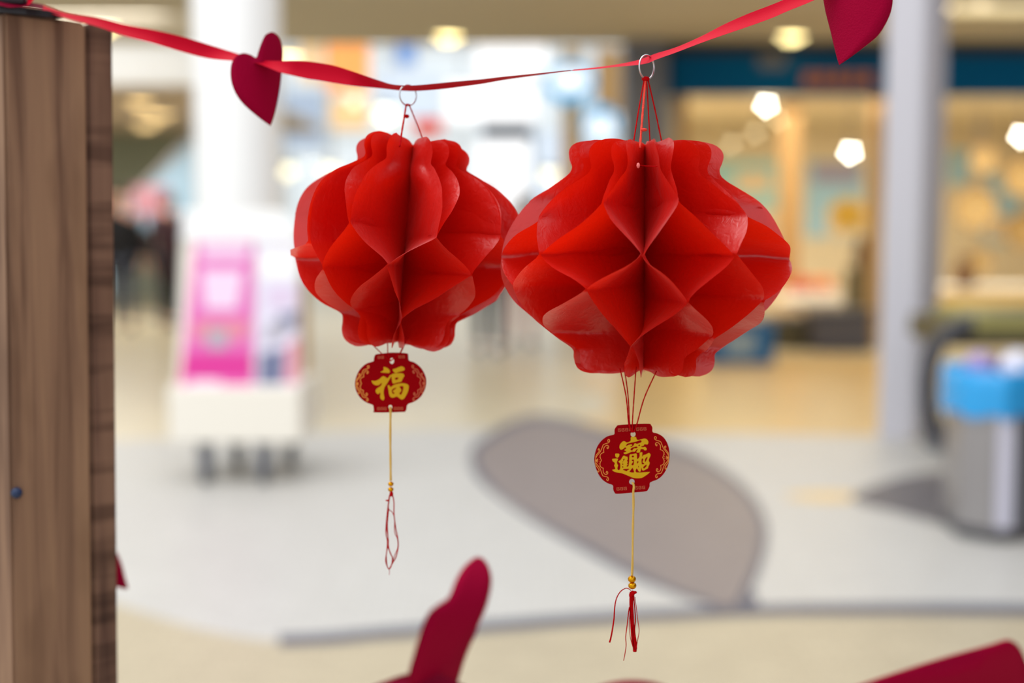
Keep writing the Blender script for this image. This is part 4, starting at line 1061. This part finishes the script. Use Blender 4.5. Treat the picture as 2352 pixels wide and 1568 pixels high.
# ------------------------------------------------------------------ paper lanterns
def lantern(label, cxp, cyp, D, roll, pitch, prof, levels, overrides, theta0, inner_top, pins, seedv, top_shift={}):
    """prof: [(s_px, R_px)] along the axis, s from the centre downwards; levels: s_px of the glue levels;
    overrides: {(level, k): (px, py)} joints measured in the photograph."""
    s = D / FPX
    C = P(cxp, cyp, D)
    o = thing('paper_lantern', label, 'lantern', tuple(C), 'red paper lanterns')
    Rm = Matrix.Rotation(roll, 3, 'Y') @ Matrix.Rotation(pitch, 3, 'X')
    def to_world(th, sp, t=1.0, z_extra=0.0):
        R = smoothtab(prof, sp) * s * t
        return C + Rm @ Vector((R * math.sin(th), -R * math.cos(th), -sp * s + z_extra))
    nL = len(levels)
    J = {}
    for L in range(nL):
        for k in range(8):
            th = theta0 + math.radians(45 * k + (22.5 if L % 2 == 0 else 0))
            sp = levels[L]
            rr = random.Random(seedv * 100 + L * 10 + k)
            sp += rr.uniform(-7, 7); th += math.radians(rr.uniform(-2.5, 2.5))
            if (L, k) in overrides and not isinstance(overrides[(L, k)], tuple):
                th = math.radians(overrides[(L, k)])
            elif (L, k) in overrides:
                tx, ty = overrides[(L, k)]
                th = theta0 + math.radians((45 * k + (22.5 if L % 2 == 0 else 0) + 180) % 360 - 180); sp = levels[L]
                for _ in range(30):
                    x, y = proj(to_world(th, sp))
                    R = max(smoothtab(prof, sp), 30)
                    th += max(-.2, min(.2, (tx - x) / (R * 1.05) / max(0.35, math.cos(th)))) * 0.7
                    sp += (ty - y) / 1.05 * 0.7
            J[(L, k)] = (th, sp)
    def near(th, ref):
        while th - ref > math.pi: th -= 2 * math.pi
        while th - ref < -math.pi: th += 2 * math.pi
        return th
    s_top, s_bot = prof[0][0], prof[-1][0]
    NV, NT = 84, 18
    for j in range(16):
        ref = theta0 + math.radians(11.25 + 22.5 * j)
        ks = []
        for L in range(nL):
            if L % 2 == 0: kk = j // 2
            else: kk = ((j + 1) // 2) % 8
            th, sp = J[(L, kk)]
            ks.append((sp, near(th, ref)))
        sg = -1 if j % 2 == 0 else 1           # leaf lies left/right of its level-0 joint
        spread_t = math.radians(7.0) * sg
        tsh = math.radians(top_shift.get(j, 0))
        Lb = nL - 1
        sgb = (1 if j % 2 == 0 else -1) if Lb % 2 == 1 else sg
        rr = random.Random(seedv * 31 + j)
        knots = [(s_top - 4, ks[0][1] + tsh + spread_t * rr.uniform(0.6, 1.5)), (s_top + 45, ks[0][1] + tsh * 0.9 + spread_t * rr.uniform(0.5, 1.0))] + ks + [(ks[-1][0] + 40, ks[-1][1] + math.radians(5.5) * sgb * rr.uniform(.6, 1.3)), (s_bot + 4, ks[-1][1] + math.radians(7) * sgb * rr.uniform(.6, 1.4))]
        def theta(sp):
            for (a, u), (b, v) in zip(knots, knots[1:]):
                if sp <= b:
                    t = max(0, (sp - a) / (b - a))
                    sm = t * t * (3 - 2 * t)
                    return u + (v - u) * (0.68 * t + 0.32 * sm)
            return knots[-1][1]
        rs = 1 + rr.uniform(-0.012, 0.012)
        vs = []
        for i in range(NV + 1):
            # denser rows at the rounded rims
            u = i / NV
            sp = s_top + (s_bot - s_top) * (u + 0.055 * math.sin(2 * math.pi * u) * -1)
            th = theta(sp)
            Rpx = smoothtab(prof, sp) * rs
            for q in range(NT + 1):
                t = q / NT
                dz = 0
                ed_t = max(0, 1 - (sp - s_top) / 60.0); ed_b = max(0, 1 - (s_bot - sp) / 60.0)
                dz -= inner_top * s * (1 - t) ** 2 * ed_t
                dz += 12 * s * (1 - t) ** 2 * ed_b
                dz += ed_t * s * 3.0 * math.sin(t * 5 + j * 1.3) + ed_b * s * 3.5 * math.sin(t * 5 + j * 2.1)
                th2 = th
                for (pj, psp, pth, amt, pr) in pins:
                    if j == pj:
                        g = math.exp(-((sp - psp) / 38.0) ** 2) * amt * max(0, 1 - (t / pr) ** 2) if t < pr else 0
                        th2 += (near(pth, th) - th) * g
                p3 = Vector((Rpx * s * t * math.sin(th2), -Rpx * s * t * math.cos(th2), -sp * s + dz))
                tn = Vector((math.cos(th2), math.sin(th2), 0))
                w = noise.noise(p3 * 24 + Vector((j * 3.1, seedv, 0))) * 0.0030 * t * (1.15 - t) * 2 + noise.noise(p3 * 70 + Vector((0, j * 5.7, seedv))) * 0.0007 * t
                p3 += tn * w
                p3.z += noise.noise(p3 * 13 + Vector((0, 0, seedv))) * 0.0045 * t
                p3.z += noise.noise(p3 * 38 + Vector((j * 1.9, 4.2, seedv))) * 0.0022 * t
                vs.append(C + Rm @ p3)
        n = NT + 1
        fs = [(i * n + q, i * n + q + 1, (i + 1) * n + q + 1, (i + 1) * n + q) for i in range(NV) for q in range(NT)]
        obj('paper_leaf', vs, fs, M['paper'], o, True)
    return o, to_world

profR = [(y - 590, r) for y, r in ((325, 132), (329, 150), (336, 165), (346, 174), (358, 176.5), (372, 173), (386, 168), (400, 174), (425, 210), (464, 265), (508, 301), (555, 324), (604, 331), (645, 326), (700, 297), (745, 254), (780, 206), (800, 174), (812, 163), (830, 162), (845, 157), (854, 145), (859, 128))]
ovR = {(0, 7): (1385, 466), (0, 0): (1560, 462), (0, 6): (1240, 500), (0, 1): (1712, 490), (0, 5): -93, (0, 2): 92, (2, 5): -92, (2, 2): 93,
       (1, 0): (1474, 585), (1, 7): (1241, 582), (1, 1): (1690, 592),
       (2, 7): (1345, 668), (2, 0): (1580, 700), (2, 6): (1180, 660), (2, 1): (1752, 690),
       (3, 0): (1448, 806), (3, 7): (1262, 770), (3, 1): (1640, 770)}
LR, twR = lantern('larger sharp red paper lantern at the right, hanging by four cords', 1480, 590, 0.915, 0.0, 0.0, profR, [465 - 590, 588 - 590, 690 - 590, 800 - 590], ovR, 0.0, 12, [], 3)
profL = [(-238, 92), (-234, 108), (-226, 122), (-214, 130), (-200, 131), (-186, 127), (-176, 130), (-160, 160), (-140, 200), (-110, 238), (-70, 262), (-25, 269), (20, 264), (70, 246), (110, 222), (140, 186), (158, 152), (170, 133), (186, 129), (205, 129), (222, 122), (230, 110), (234, 96)]
ovL = {(0, 7): (804, 508), (0, 0): (1002, 548), (1, 0): (888, 604), (1, 7): (742, 606), (1, 1): (1084, 634), (2, 0): (922, 731), (2, 7): (812, 706), (0, 6): (711, 556), (0, 1): (1150, 545), (0, 5): -98, (0, 2): 84, (2, 5): -98, (2, 2): 84}
LL, twL = lantern('smaller soft red paper lantern at the left, tilted a little', 931, 560, 0.955, math.radians(4.6), math.radians(-3.0), profL, [-40, 46, 158], ovL, math.radians(-8), 14, [(0, -165, math.radians(-2), 0.9, 0.75), (15, -165, math.radians(-2), 0.9, 0.75)], 5, {0: 12, 1: 19, 15: -7, 14: -14, 2: 8, 13: -8})

def ring_part(parent, px, py, D, rpx, yaw, wr=0.0007):
    s = D / FPX; c = P(px, py, D)
    pts = []
    for k in range(40):
        a = 2 * math.pi * k / 40
        v = Vector((math.cos(a) * math.cos(yaw), -math.cos(a) * -math.sin(yaw), math.sin(a))) * rpx * s
        pts.append(c + v)
    MB().tube(pts, wr, 8, True).build('ring', M['wire'], parent, True)
def cord_part(parent, pts, r, m=None, name='cord'):
    cs = catmull(pts, 10)
    vs = []
    mb = MB(); 
    rs = [r * (1 + 0.12 * math.sin(i * 2.3)) for i in range(len(cs))]
    mb.tube(cs, rs, 7)
    return mb.build(name, m or M['cord'], parent, True)
sR = 0.9 / FPX
# right lantern rigging
ring_part(LR, 1485.5, 154, 0.90, 27, math.radians(46), 0.00058)
top = P(1483, 180, 0.90)
for (x, y, d, r, m, ox) in ((1453, 332, 0.880, 0.00045, None, -3), (1470, 332, 0.875, 0.00075, M['cordbright'], 0), (1494, 336, 0.895, 0.00045, None, 2), (1523, 332, 0.905, 0.00048, None, 5)):
    a = P(1483 + ox, 180.5, 0.90)
    cord_part(LR, [a, (a + P(x, y, d)) / 2 + Vector((0, 0, 0)), P(x, y + 8, d)], r, m)
MB().sphere(P(1483, 181, 0.899), 0.0017, 8, (1.6, 1, 1)).build('knot', M['cord'], LR, True)
MB().sphere(P(1479, 298, 0.878), 0.0011, 8, (2, 1, 1)).build('thread_end', M['cordbright'], LR, True)
cord_part(LR, [P(1465, 378, 0.862), P(1480, 381, 0.875), P(1509, 382, 0.862)], 0.0003, None, 'tie_thread')
MB().sphere(P(1466, 380, 0.861), 0.0011, 8, (1, 1, 1.6)).build('tie_knot', mat('pink_thread', rgb(236, 120, 116), 0.6), LR, True)
hole = P(1453, 993, 0.898)
for (x, y, d) in ((1424, 846, 0.90), (1433, 840, 0.91), (1461, 842, 0.905), (1508, 852, 0.90)):
    cord_part(LR, [P(x, y, d), (P(x, y, d) + P(1452, 975, 0.898)) / 2, P(1450 + (x - 1450) * 0.22, 974, 0.8985), hole + Vector(((x - 1450) * 0.00001, 0, 0))], 0.00042)
# left lantern rigging
ring_part(LL, 937, 218.5, 0.95, 23.5, math.radians(40), 0.0005)
for (x0, x, y, d, r) in ((933, 918, 332, 0.92, 0.0006), (940, 978, 336, 0.95, 0.00045)):
    cord_part(LL, [P(x0, 241, 0.95), (P(x0, 241, 0.95) + P(x, y, d)) / 2, P(x, y + 4, d)], r)
cord_part(LL, [P(932, 241, 0.9495), P(936, 240, 0.949), P(942, 241.5, 0.9495)], 0.0006)
MB().sphere(P(934, 267, 0.945), 0.0014, 8, (1.3, 1, 1)).build('thread_end', M['cord'], LL, True)
for (x, y, x2) in ((845, 780, 876), (890, 785, 891), (934, 772, 918), (937, 775, 919)):
    cord_part(LL, [P(x, y, 0.95), P((x + x2) / 2, (y + 812) / 2, 0.95), P(x2, 811, 0.95), P(897, 829, 0.949)], 0.00035)

# ------------------------------------------------------------------ printed tags
def zc4(pts): return [(1340 + x / 4.9, 840 + y / 4.9) for x, y in pts]
def zc2(pts): return [(1395 + x / 13.063, 990 + y / 13.063) for x, y in pts]
def zc3(pts): return [(1360 + x / 11.2, 980 + y / 11.2) for x, y in pts]
def zl3(pts): return [(780 + x / 6.533, 760 + y / 6.533) for x, y in pts]
def zl1(pts): return [(840 + x / 15.683, 830 + y / 15.683) for x, y in pts]
def sm(pts, k=3): return [(p.x, p.y) for p in catmull([(x, y, 0) for x, y in pts], k, True)]
def circ(x, y, rx, ry, n=20): return [(x + rx * math.cos(2 * math.pi * i / n), y + ry * math.sin(2 * math.pi * i / n)) for i in range(n)]
def card(parent, D, outline, holes):
    return flat_shape('tag', [sm(outline)] + holes, lambda x, y: P(x, y, D), 0.0008, M['tag'], parent, depth_dir=FWD)
def prnt(name, parent, D, loops, m, k=3):
    return flat_shape(name, [sm(l, k) for l in loops], lambda x, y: P(x, y, D - 0.00045), 0.0001, m, parent, depth_dir=FWD)
def line_set(name, parent, D, lines, rpx, m):
    mb = MB(); s = D / FPX
    for ln in lines:
        cs = catmull([P(x, y, D - 0.00042) for x, y in ln], 4) if len(ln) > 2 else [P(x, y, D - 0.00042) for x, y in ln]
        k0 = len(mb.v)
        mb.tube(cs, rpx * s, 6)
        # flatten the tube onto the card so it reads as print
        for i in range(k0, len(mb.v)):
            v = mb.v[i] - CAM; d = v.dot(FWD)
            mb.v[i] = mb.v[i] + FWD * ((D - 0.00042) - d) * 0.85
    return mb.build(name, m, parent)
TD = 0.90
tagR = card(LR, TD, zc4([(350, 740), (352, 712), (375, 678), (402, 665), (560, 655), (735, 651), (760, 665), (776, 695), (780, 745), (840, 763), (900, 802), (945, 870), (967, 960), (965, 1060), (940, 1150), (890, 1230), (830, 1278), (752, 1310), (745, 1352), (725, 1393), (695, 1412), (540, 1426), (380, 1439), (350, 1424), (335, 1390), (330, 1342), (268, 1318), (205, 1270), (155, 1190), (125, 1090), (125, 1010), (150, 920), (200, 845), (270, 792), (343, 772)]),
            [circ(1340 + 559 / 4.9, 840 + 768 / 4.9, 6, 6), circ(1340 + 545 / 4.9, 840 + 1303 / 4.9, 6.3, 6.6)])
glyph1 = [[(710, 175), (850, 170), (880, 240), (930, 262), (1040, 235), (1100, 220), (1165, 230), (1215, 280), (1232, 335), (1215, 385), (1180, 398), (1115, 390), (1090, 430), (1030, 450), (1020, 470), (1070, 480), (1130, 468), (1165, 495), (1183, 530), (1165, 570), (1110, 572), (1085, 540), (1000, 540), (985, 610), (960, 640), (885, 638), (875, 610), (915, 550), (890, 540), (850, 580), (815, 615), (740, 612), (640, 655), (560, 685), (510, 680), (485, 650), (510, 640), (575, 605), (530, 585), (515, 560), (570, 515), (555, 490), (520, 490), (480, 530), (420, 555), (385, 540), (362, 480), (380, 400), (430, 335), (480, 300), (540, 310), (570, 335), (640, 325), (700, 280)],
          [(560, 425), (600, 375), (680, 350), (800, 325), (880, 305), (960, 275), (1005, 272), (1028, 300), (1010, 335), (940, 360), (890, 380), (840, 360), (805, 375), (790, 420), (740, 465), (700, 470), (690, 455), (740, 430), (740, 400), (700, 395), (640, 410), (580, 438)],
          [(690, 550), (730, 500), (780, 480), (880, 458), (905, 490), (870, 510), (800, 515), (760, 560), (740, 582)], [(930, 420), (955, 402), (980, 412), (975, 435), (940, 442)]]
glyph2 = [[(145, 840), (170, 825), (310, 822), (312, 860), (285, 930), (300, 990), (322, 1025), (300, 1100), (310, 1150), (350, 1165), (385, 1120), (385, 970), (330, 910), (400, 860), (440, 790), (480, 740), (520, 735), (555, 760), (600, 765), (612, 840), (590, 880), (612, 930), (590, 970), (612, 1000), (575, 1045), (600, 1060), (635, 1040), (655, 900), (670, 710), (750, 690), (850, 665), (885, 690), (895, 830), (935, 810), (970, 740), (965, 660), (1010, 632), (1050, 640), (1045, 760), (1090, 710), (1150, 700), (1240, 650), (1285, 680), (1295, 730), (1240, 870), (1270, 940), (1260, 1000), (1230, 1060), (1215, 1110), (1120, 1165), (1070, 1180), (1040, 1160), (1020, 1090), (1000, 1200), (965, 1215), (930, 1190), (900, 1130), (865, 1130), (875, 1235), (1250, 1220), (1250, 1250), (1180, 1310), (1040, 1395), (900, 1412), (770, 1395), (600, 1325), (450, 1265), (330, 1245), (200, 1210), (148, 1165), (165, 1150), (220, 1140), (240, 1110), (205, 1035), (225, 970), (210, 935), (160, 900)],
          [(470, 860), (500, 825), (522, 835), (490, 885)], [(445, 920), (475, 905), (470, 930)], [(445, 990), (460, 968), (482, 985), (465, 1010)], [(440, 1075), (455, 1048), (482, 1070), (465, 1098)],
          [(470, 1155), (500, 1135), (600, 1128), (650, 1125), (650, 1145), (605, 1170), (580, 1198), (500, 1170)], [(750, 1100), (770, 1120), (800, 1232), (680, 1225), (670, 1205)],
          [(730, 755), (745, 732), (790, 732), (800, 755), (785, 782), (745, 780)], [(730, 865), (760, 850), (795, 860), (798, 960), (780, 1015), (750, 1022), (725, 1005), (735, 970), (770, 925), (775, 905), (740, 890)],
          [(890, 910), (910, 900), (938, 915), (900, 970), (890, 965)], [(930, 1040), (945, 1050), (945, 1085), (930, 1085)], [(1125, 900), (1130, 840), (1185, 770), (1202, 775), (1195, 820), (1150, 910), (1130, 915)],
          [(1025, 850), (1055, 812), (1080, 840), (1065, 890), (1055, 930), (1100, 960), (1105, 985), (1040, 990), (1030, 960)], [(1080, 1070), (1170, 1000), (1172, 1050), (1110, 1115), (1085, 1110)]]
glyph3 = [[(235, 690), (260, 668), (355, 680), (350, 750), (310, 795), (280, 790), (245, 760)]]
for gl in (glyph1, glyph2, glyph3):
    prnt('gold_character', tagR, TD, [zc2(l) for l in gl], M['goldprint'])
scroll = [[(95, 800), (130, 740), (210, 640), (255, 540), (290, 460), (370, 425), (425, 405), (452, 365), (440, 325), (410, 330), (405, 370), (425, 380)],
          [(405, 520), (385, 530), (390, 560), (415, 550), (425, 510), (400, 475), (350, 485), (305, 540), (295, 610), (305, 655)], [(305, 655), (240, 685), (205, 740), (215, 800), (240, 860)],
          [(240, 860), (205, 930), (210, 1010), (250, 1050), (290, 1060)], [(290, 1060), (285, 1140), (310, 1200), (360, 1230), (400, 1200), (400, 1160), (375, 1145), (360, 1180), (380, 1190)],
          [(95, 810), (100, 740), (150, 670), (190, 615), (190, 575), (165, 565), (155, 595), (175, 600)], [(95, 920), (130, 970), (200, 1060), (240, 1170), (280, 1260), (370, 1280), (415, 1310), (420, 1360), (395, 1385), (375, 1350), (395, 1330)],
          [(90, 920), (100, 990), (150, 1060), (180, 1120), (165, 1160), (140, 1150), (150, 1125)], [(95, 800), (88, 860), (95, 930)],
          [(95, 860), (148, 820)], [(95, 862), (158, 848)], [(95, 866), (158, 884)], [(95, 870), (140, 915)], [(182, 785), (186, 792)], [(190, 838), (193, 846)], [(192, 880), (194, 888)], [(178, 938), (181, 944)]]
sl = [zc3(l) for l in scroll]
line_set('scroll_ornament', tagR, TD, sl, 0.75, M['goldline'])
mir = [[(2 * 1452 - x - 0.5, y - 6.5) for x, y in l] for l in sl]
line_set('scroll_ornament', tagR, TD, mir, 0.75, M['goldline'])
def fret(x, y, w, h):
    return [[(x, y), (x, y + h), (x + w, y + h), (x + w, y + h * 0.45), (x + w * .45, y + h * .45)], [(x + w * .35, y), (x + w, y), ]]
fl = []
for i in range(8):
    if i in (4,): continue
    fl += fret(1420 + i * 8.4, 984.5 - i * 0.45, 5.4, 6)
for i in range(8):
    if i in (3, 4): continue
    fl += fret(1417 + i * 8.4, 1119.5 - i * 0.5, 5.4, 6)
def straight_lines(name, parent, D, lines, rpx, m):
    mb = MB(); s = D / FPX
    for ln in lines:
        for a, b in zip(ln, ln[1:]):
            pa, pb = P(a[0], a[1], D - 0.00042), P(b[0], b[1], D - 0.00042)
            t = (pb - pa).normalized(); w = t.cross(FWD).normalized() * rpx * s
            pa = pa - t * rpx * s; pb = pb + t * rpx * s
            q = FWD * 0.00006
            mb.add([pa + w, pb + w, pb - w, pa - w, pa + w - q, pb + w - q, pb - w - q, pa - w - q], [(3, 2, 1, 0), (4, 5, 6, 7), (0, 1, 5, 4), (1, 2, 6, 5), (2, 3, 7, 6), (3, 0, 4, 7)])
    return mb.build(name, m, parent)
straight_lines('fret_band', tagR, TD, fl, 0.55, M['goldfaint'])

TL = 0.95
tagL = card(LL, TL, zl3([(513, 440), (520, 390), (545, 350), (640, 337), (790, 322), (1000, 332), (1030, 362), (1040, 440), (1120, 470), (1210, 540), (1275, 640), (1302, 750), (1282, 870), (1222, 980), (1130, 1055), (1022, 1100), (1005, 1172), (985, 1205), (940, 1215), (540, 1222), (515, 1192), (508, 1130), (490, 1105), (400, 1070), (310, 1000), (250, 900), (230, 790), (255, 670), (310, 570), (400, 490), (498, 457)]),
            [circ(780 + 785 / 6.533, 760 + 448 / 6.533, 5.2, 7), circ(780 + 762 / 6.533, 760 + 1140 / 6.533, 4.5, 5)])
fu = [[[(640, 205), (700, 200), (790, 240), (860, 310), (870, 370), (830, 415), (700, 405), (530, 385), (640, 310)]],
      [[(215, 690), (330, 700), (480, 640), (570, 560), (630, 525), (700, 550), (770, 600), (830, 560), (890, 480), (930, 500), (870, 620), (800, 740), (720, 860), (660, 980), (645, 1150), (675, 1310), (640, 1390), (570, 1370), (520, 1290), (530, 1120), (450, 1170), (390, 1140), (355, 1040), (430, 950), (540, 880), (580, 800), (570, 770), (480, 840), (390, 860), (300, 830), (240, 770)]],
      [[(970, 290), (1080, 250), (1240, 180), (1330, 180), (1400, 240), (1390, 310), (1290, 350), (1180, 380), (1090, 420), (1030, 390)]],
      [[(930, 470), (1050, 430), (1290, 420), (1360, 450), (1390, 520), (1330, 620), (1280, 720), (1130, 760), (980, 790), (940, 640)], [(1050, 600), (1120, 570), (1180, 590), (1150, 640), (1080, 660)]],
      [[(790, 880), (840, 850), (900, 920), (1000, 850), (1150, 800), (1330, 780), (1480, 810), (1550, 890), (1520, 1080), (1450, 1230), (1380, 1330), (1300, 1370), (1210, 1320), (1120, 1260), (1000, 1300), (900, 1280), (840, 1170), (820, 1020)],
       [(950, 1010), (1080, 940), (1090, 970), (980, 1060), (1010, 1110), (1040, 1130), (1000, 1170), (950, 1120)], [(1220, 900), (1350, 890), (1350, 1010), (1290, 1180), (1240, 1190), (1210, 1140), (1280, 1060), (1270, 990)]]]
for gl in fu:
    prnt('gold_character', tagL, TL, [zl1(l) for l in gl], M['goldprint'])
kL = 0.92
slL = [[(896.5 + (x - 1452) * kL - 1.0, 880 + (y - 1056) * 0.86) for x, y in l] for l in sl]
line_set('scroll_ornament', tagL, TL, slL, 0.9, M['goldline'])
line_set('scroll_ornament', tagL, TL, [[(2 * 896.5 - x + 1, y - 1) for x, y in l] for l in slL], 0.9, M['goldfaint'])
fl = []
for i in range(8):
    if i in (3, 4): continue
    fl += fret(867 + i * 7.6, 935.5 - i * 0.05, 5, 5.5)
for i in (0, 1, 6, 7): fl += fret(868 + i * 8, 818 - i * 0.2, 5, 5)
straight_lines('fret_band', tagL, TL, fl, 0.55, M['goldfaint'])

# ------------------------------------------------------------------ tassels under the tags
def zt5(pts): return [(1380 + x / 6.818, 1300 + y / 6.818) for x, y in pts]
def zt4(pts): return [(860 + x / 6.5375, 1090 + y / 6.5375) for x, y in pts]
def tassel(parent, D, strand, beads, threads, extra):
    s = D / FPX
    tz = thing_child('tassel', parent, P(*strand[0], D))
    mb = MB()
    for k in range(4):
        an = k * math.pi / 2
        pts = catmull([P(x + 1.4 * math.cos(an + y * 0.03), y, D - 0.001 + 0.0004 * math.sin(an + y * 0.03)) for x, y in strand], 8)
        mb.tube(pts, 1.5 * s, 6)
    mb.build('gold_strand', M['gold_thread'], tz, True)
    for (x, y, r) in beads:
        b = MB().sphere(P(x, y, D - 0.001), r * s, 18, (1, 1, 0.86)); b.build('bead', M['gold'], tz, True)
    for (ln, r0, r1) in threads:
        cs = catmull([P(x, y, D - 0.001 + random.uniform(-.0015, .0015)) for x, y in ln], 8)
        rs = [(r0 + (r1 - r0) * i / (len(cs) - 1)) * s for i in range(len(cs))]
        MB().tube(cs, rs, 6).build('tassel_thread', M['cord'], tz, True)
    for (x, y, r, sq) in extra:
        MB().sphere(P(x, y, D - 0.0015), r * s, 10, sq).build('thread_knot', M['cord'], tz, True)
def thing_child(name, parent, loc):
    o = bpy.data.objects.new(name, None); COL.objects.link(o)
    o.parent = parent; o.location = Vector(loc) - ORG[parent.name]; o.empty_display_size = 0.01
    ORG[o.name] = Vector(loc)
    return o
th = [(zt5([(470, 380), (440, 355), (390, 345), (320, 385), (265, 460), (230, 560), (213, 700), (205, 830), (180, 1000), (155, 1130), (137, 1190)]), 0.9, 2.2),
      (zt5([(450, 640), (435, 720), (415, 900), (390, 1100), (395, 1250), (365, 1440), (357, 1475)]), 1.5, 0.8),
      (zt5([(460, 700), (447, 900), (460, 1100), (500, 1260)]), 0.8, 0.8), (zt5([(535, 480), (560, 680), (580, 850), (598, 980), (595, 1060), (570, 1190), (560, 1280)]), 0.8, 0.9),
      (zt5([(515, 450), (540, 800), (530, 1000), (548, 1160), (560, 1290)]), 1.4, 1.6)]
rt = random.Random(4)
for i in range(12):
    f = (i - 5.5) / 5.5
    th.append((zt5([(490 + f * 30, 400), (478 + f * 24, 560), (485 + f * 22 + rt.uniform(-4, 4), 760), (497 + f * 20 + rt.uniform(-5, 5), 980), (520 + f * 32, 1160), (533 + f * 26, 1270), (533 + f * 18, 1338)]), 1.2, 1.3))
tassel(LR, TD, [(1452.5, 1107), (1456, 1116), (1454.5, 1130), (1455, 1160), (1453.5, 1220), (1452.8, 1290), (1451.5, 1322)],
       [(1451.3, 1329.5, 9.6), (1452.3, 1344.5, 9.6)], th, [(1449, 1366, 4.5, (1, 1, 1.6)), (1458, 1360, 4, (1.3, 1, 0.9)), (1453, 1362, 5.5, (1, 1, 1.2)), (1457.5, 1494, 3.5, (1.2, 1, 0.8))])
thl = [(zt4([(245, 262), (222, 330), (213, 400), (190, 600), (172, 850), (195, 1000), (185, 1150), (170, 1300), (215, 1412), (255, 1360), (272, 1250), (240, 1180), (212, 1080), (205, 950)]), 1.3, 1.3),
       (zt4([(262, 262), (292, 400), (295, 600), (320, 800), (350, 950), (357, 1080), (325, 1230), (275, 1320), (222, 1415)]), 1.4, 1.4),
       (zt4([(228, 330), (212, 500), (265, 560), (300, 650), (305, 860), (345, 960), (350, 1090), (300, 1220), (262, 1340)]), 1.0, 1.0),
       (zt4([(215, 520), (195, 740), (205, 950), (205, 1080), (245, 1180), (268, 1260), (250, 1370), (215, 1415)]), 1.2, 1.0),
       (zt4([(240, 270), (205, 520), (185, 800), (212, 1000), (180, 1200), (195, 1380), (222, 1420)]), 1.0, 0.9),
       (zt4([(222, 1415), (226, 1460), (221, 1505)]), 0.8, 0.5)]
tassel(LL, TL, [(896.5, 934), (897, 945), (896.5, 1000), (897, 1060), (897.5, 1104)], [(897.7, 1111, 6.6), (897.6, 1123.5, 6.6)], thl, [(899, 1134, 4.5, (1, 1, 1.5)), (890, 1149, 2.6, (1.8, 1, 0.8))])
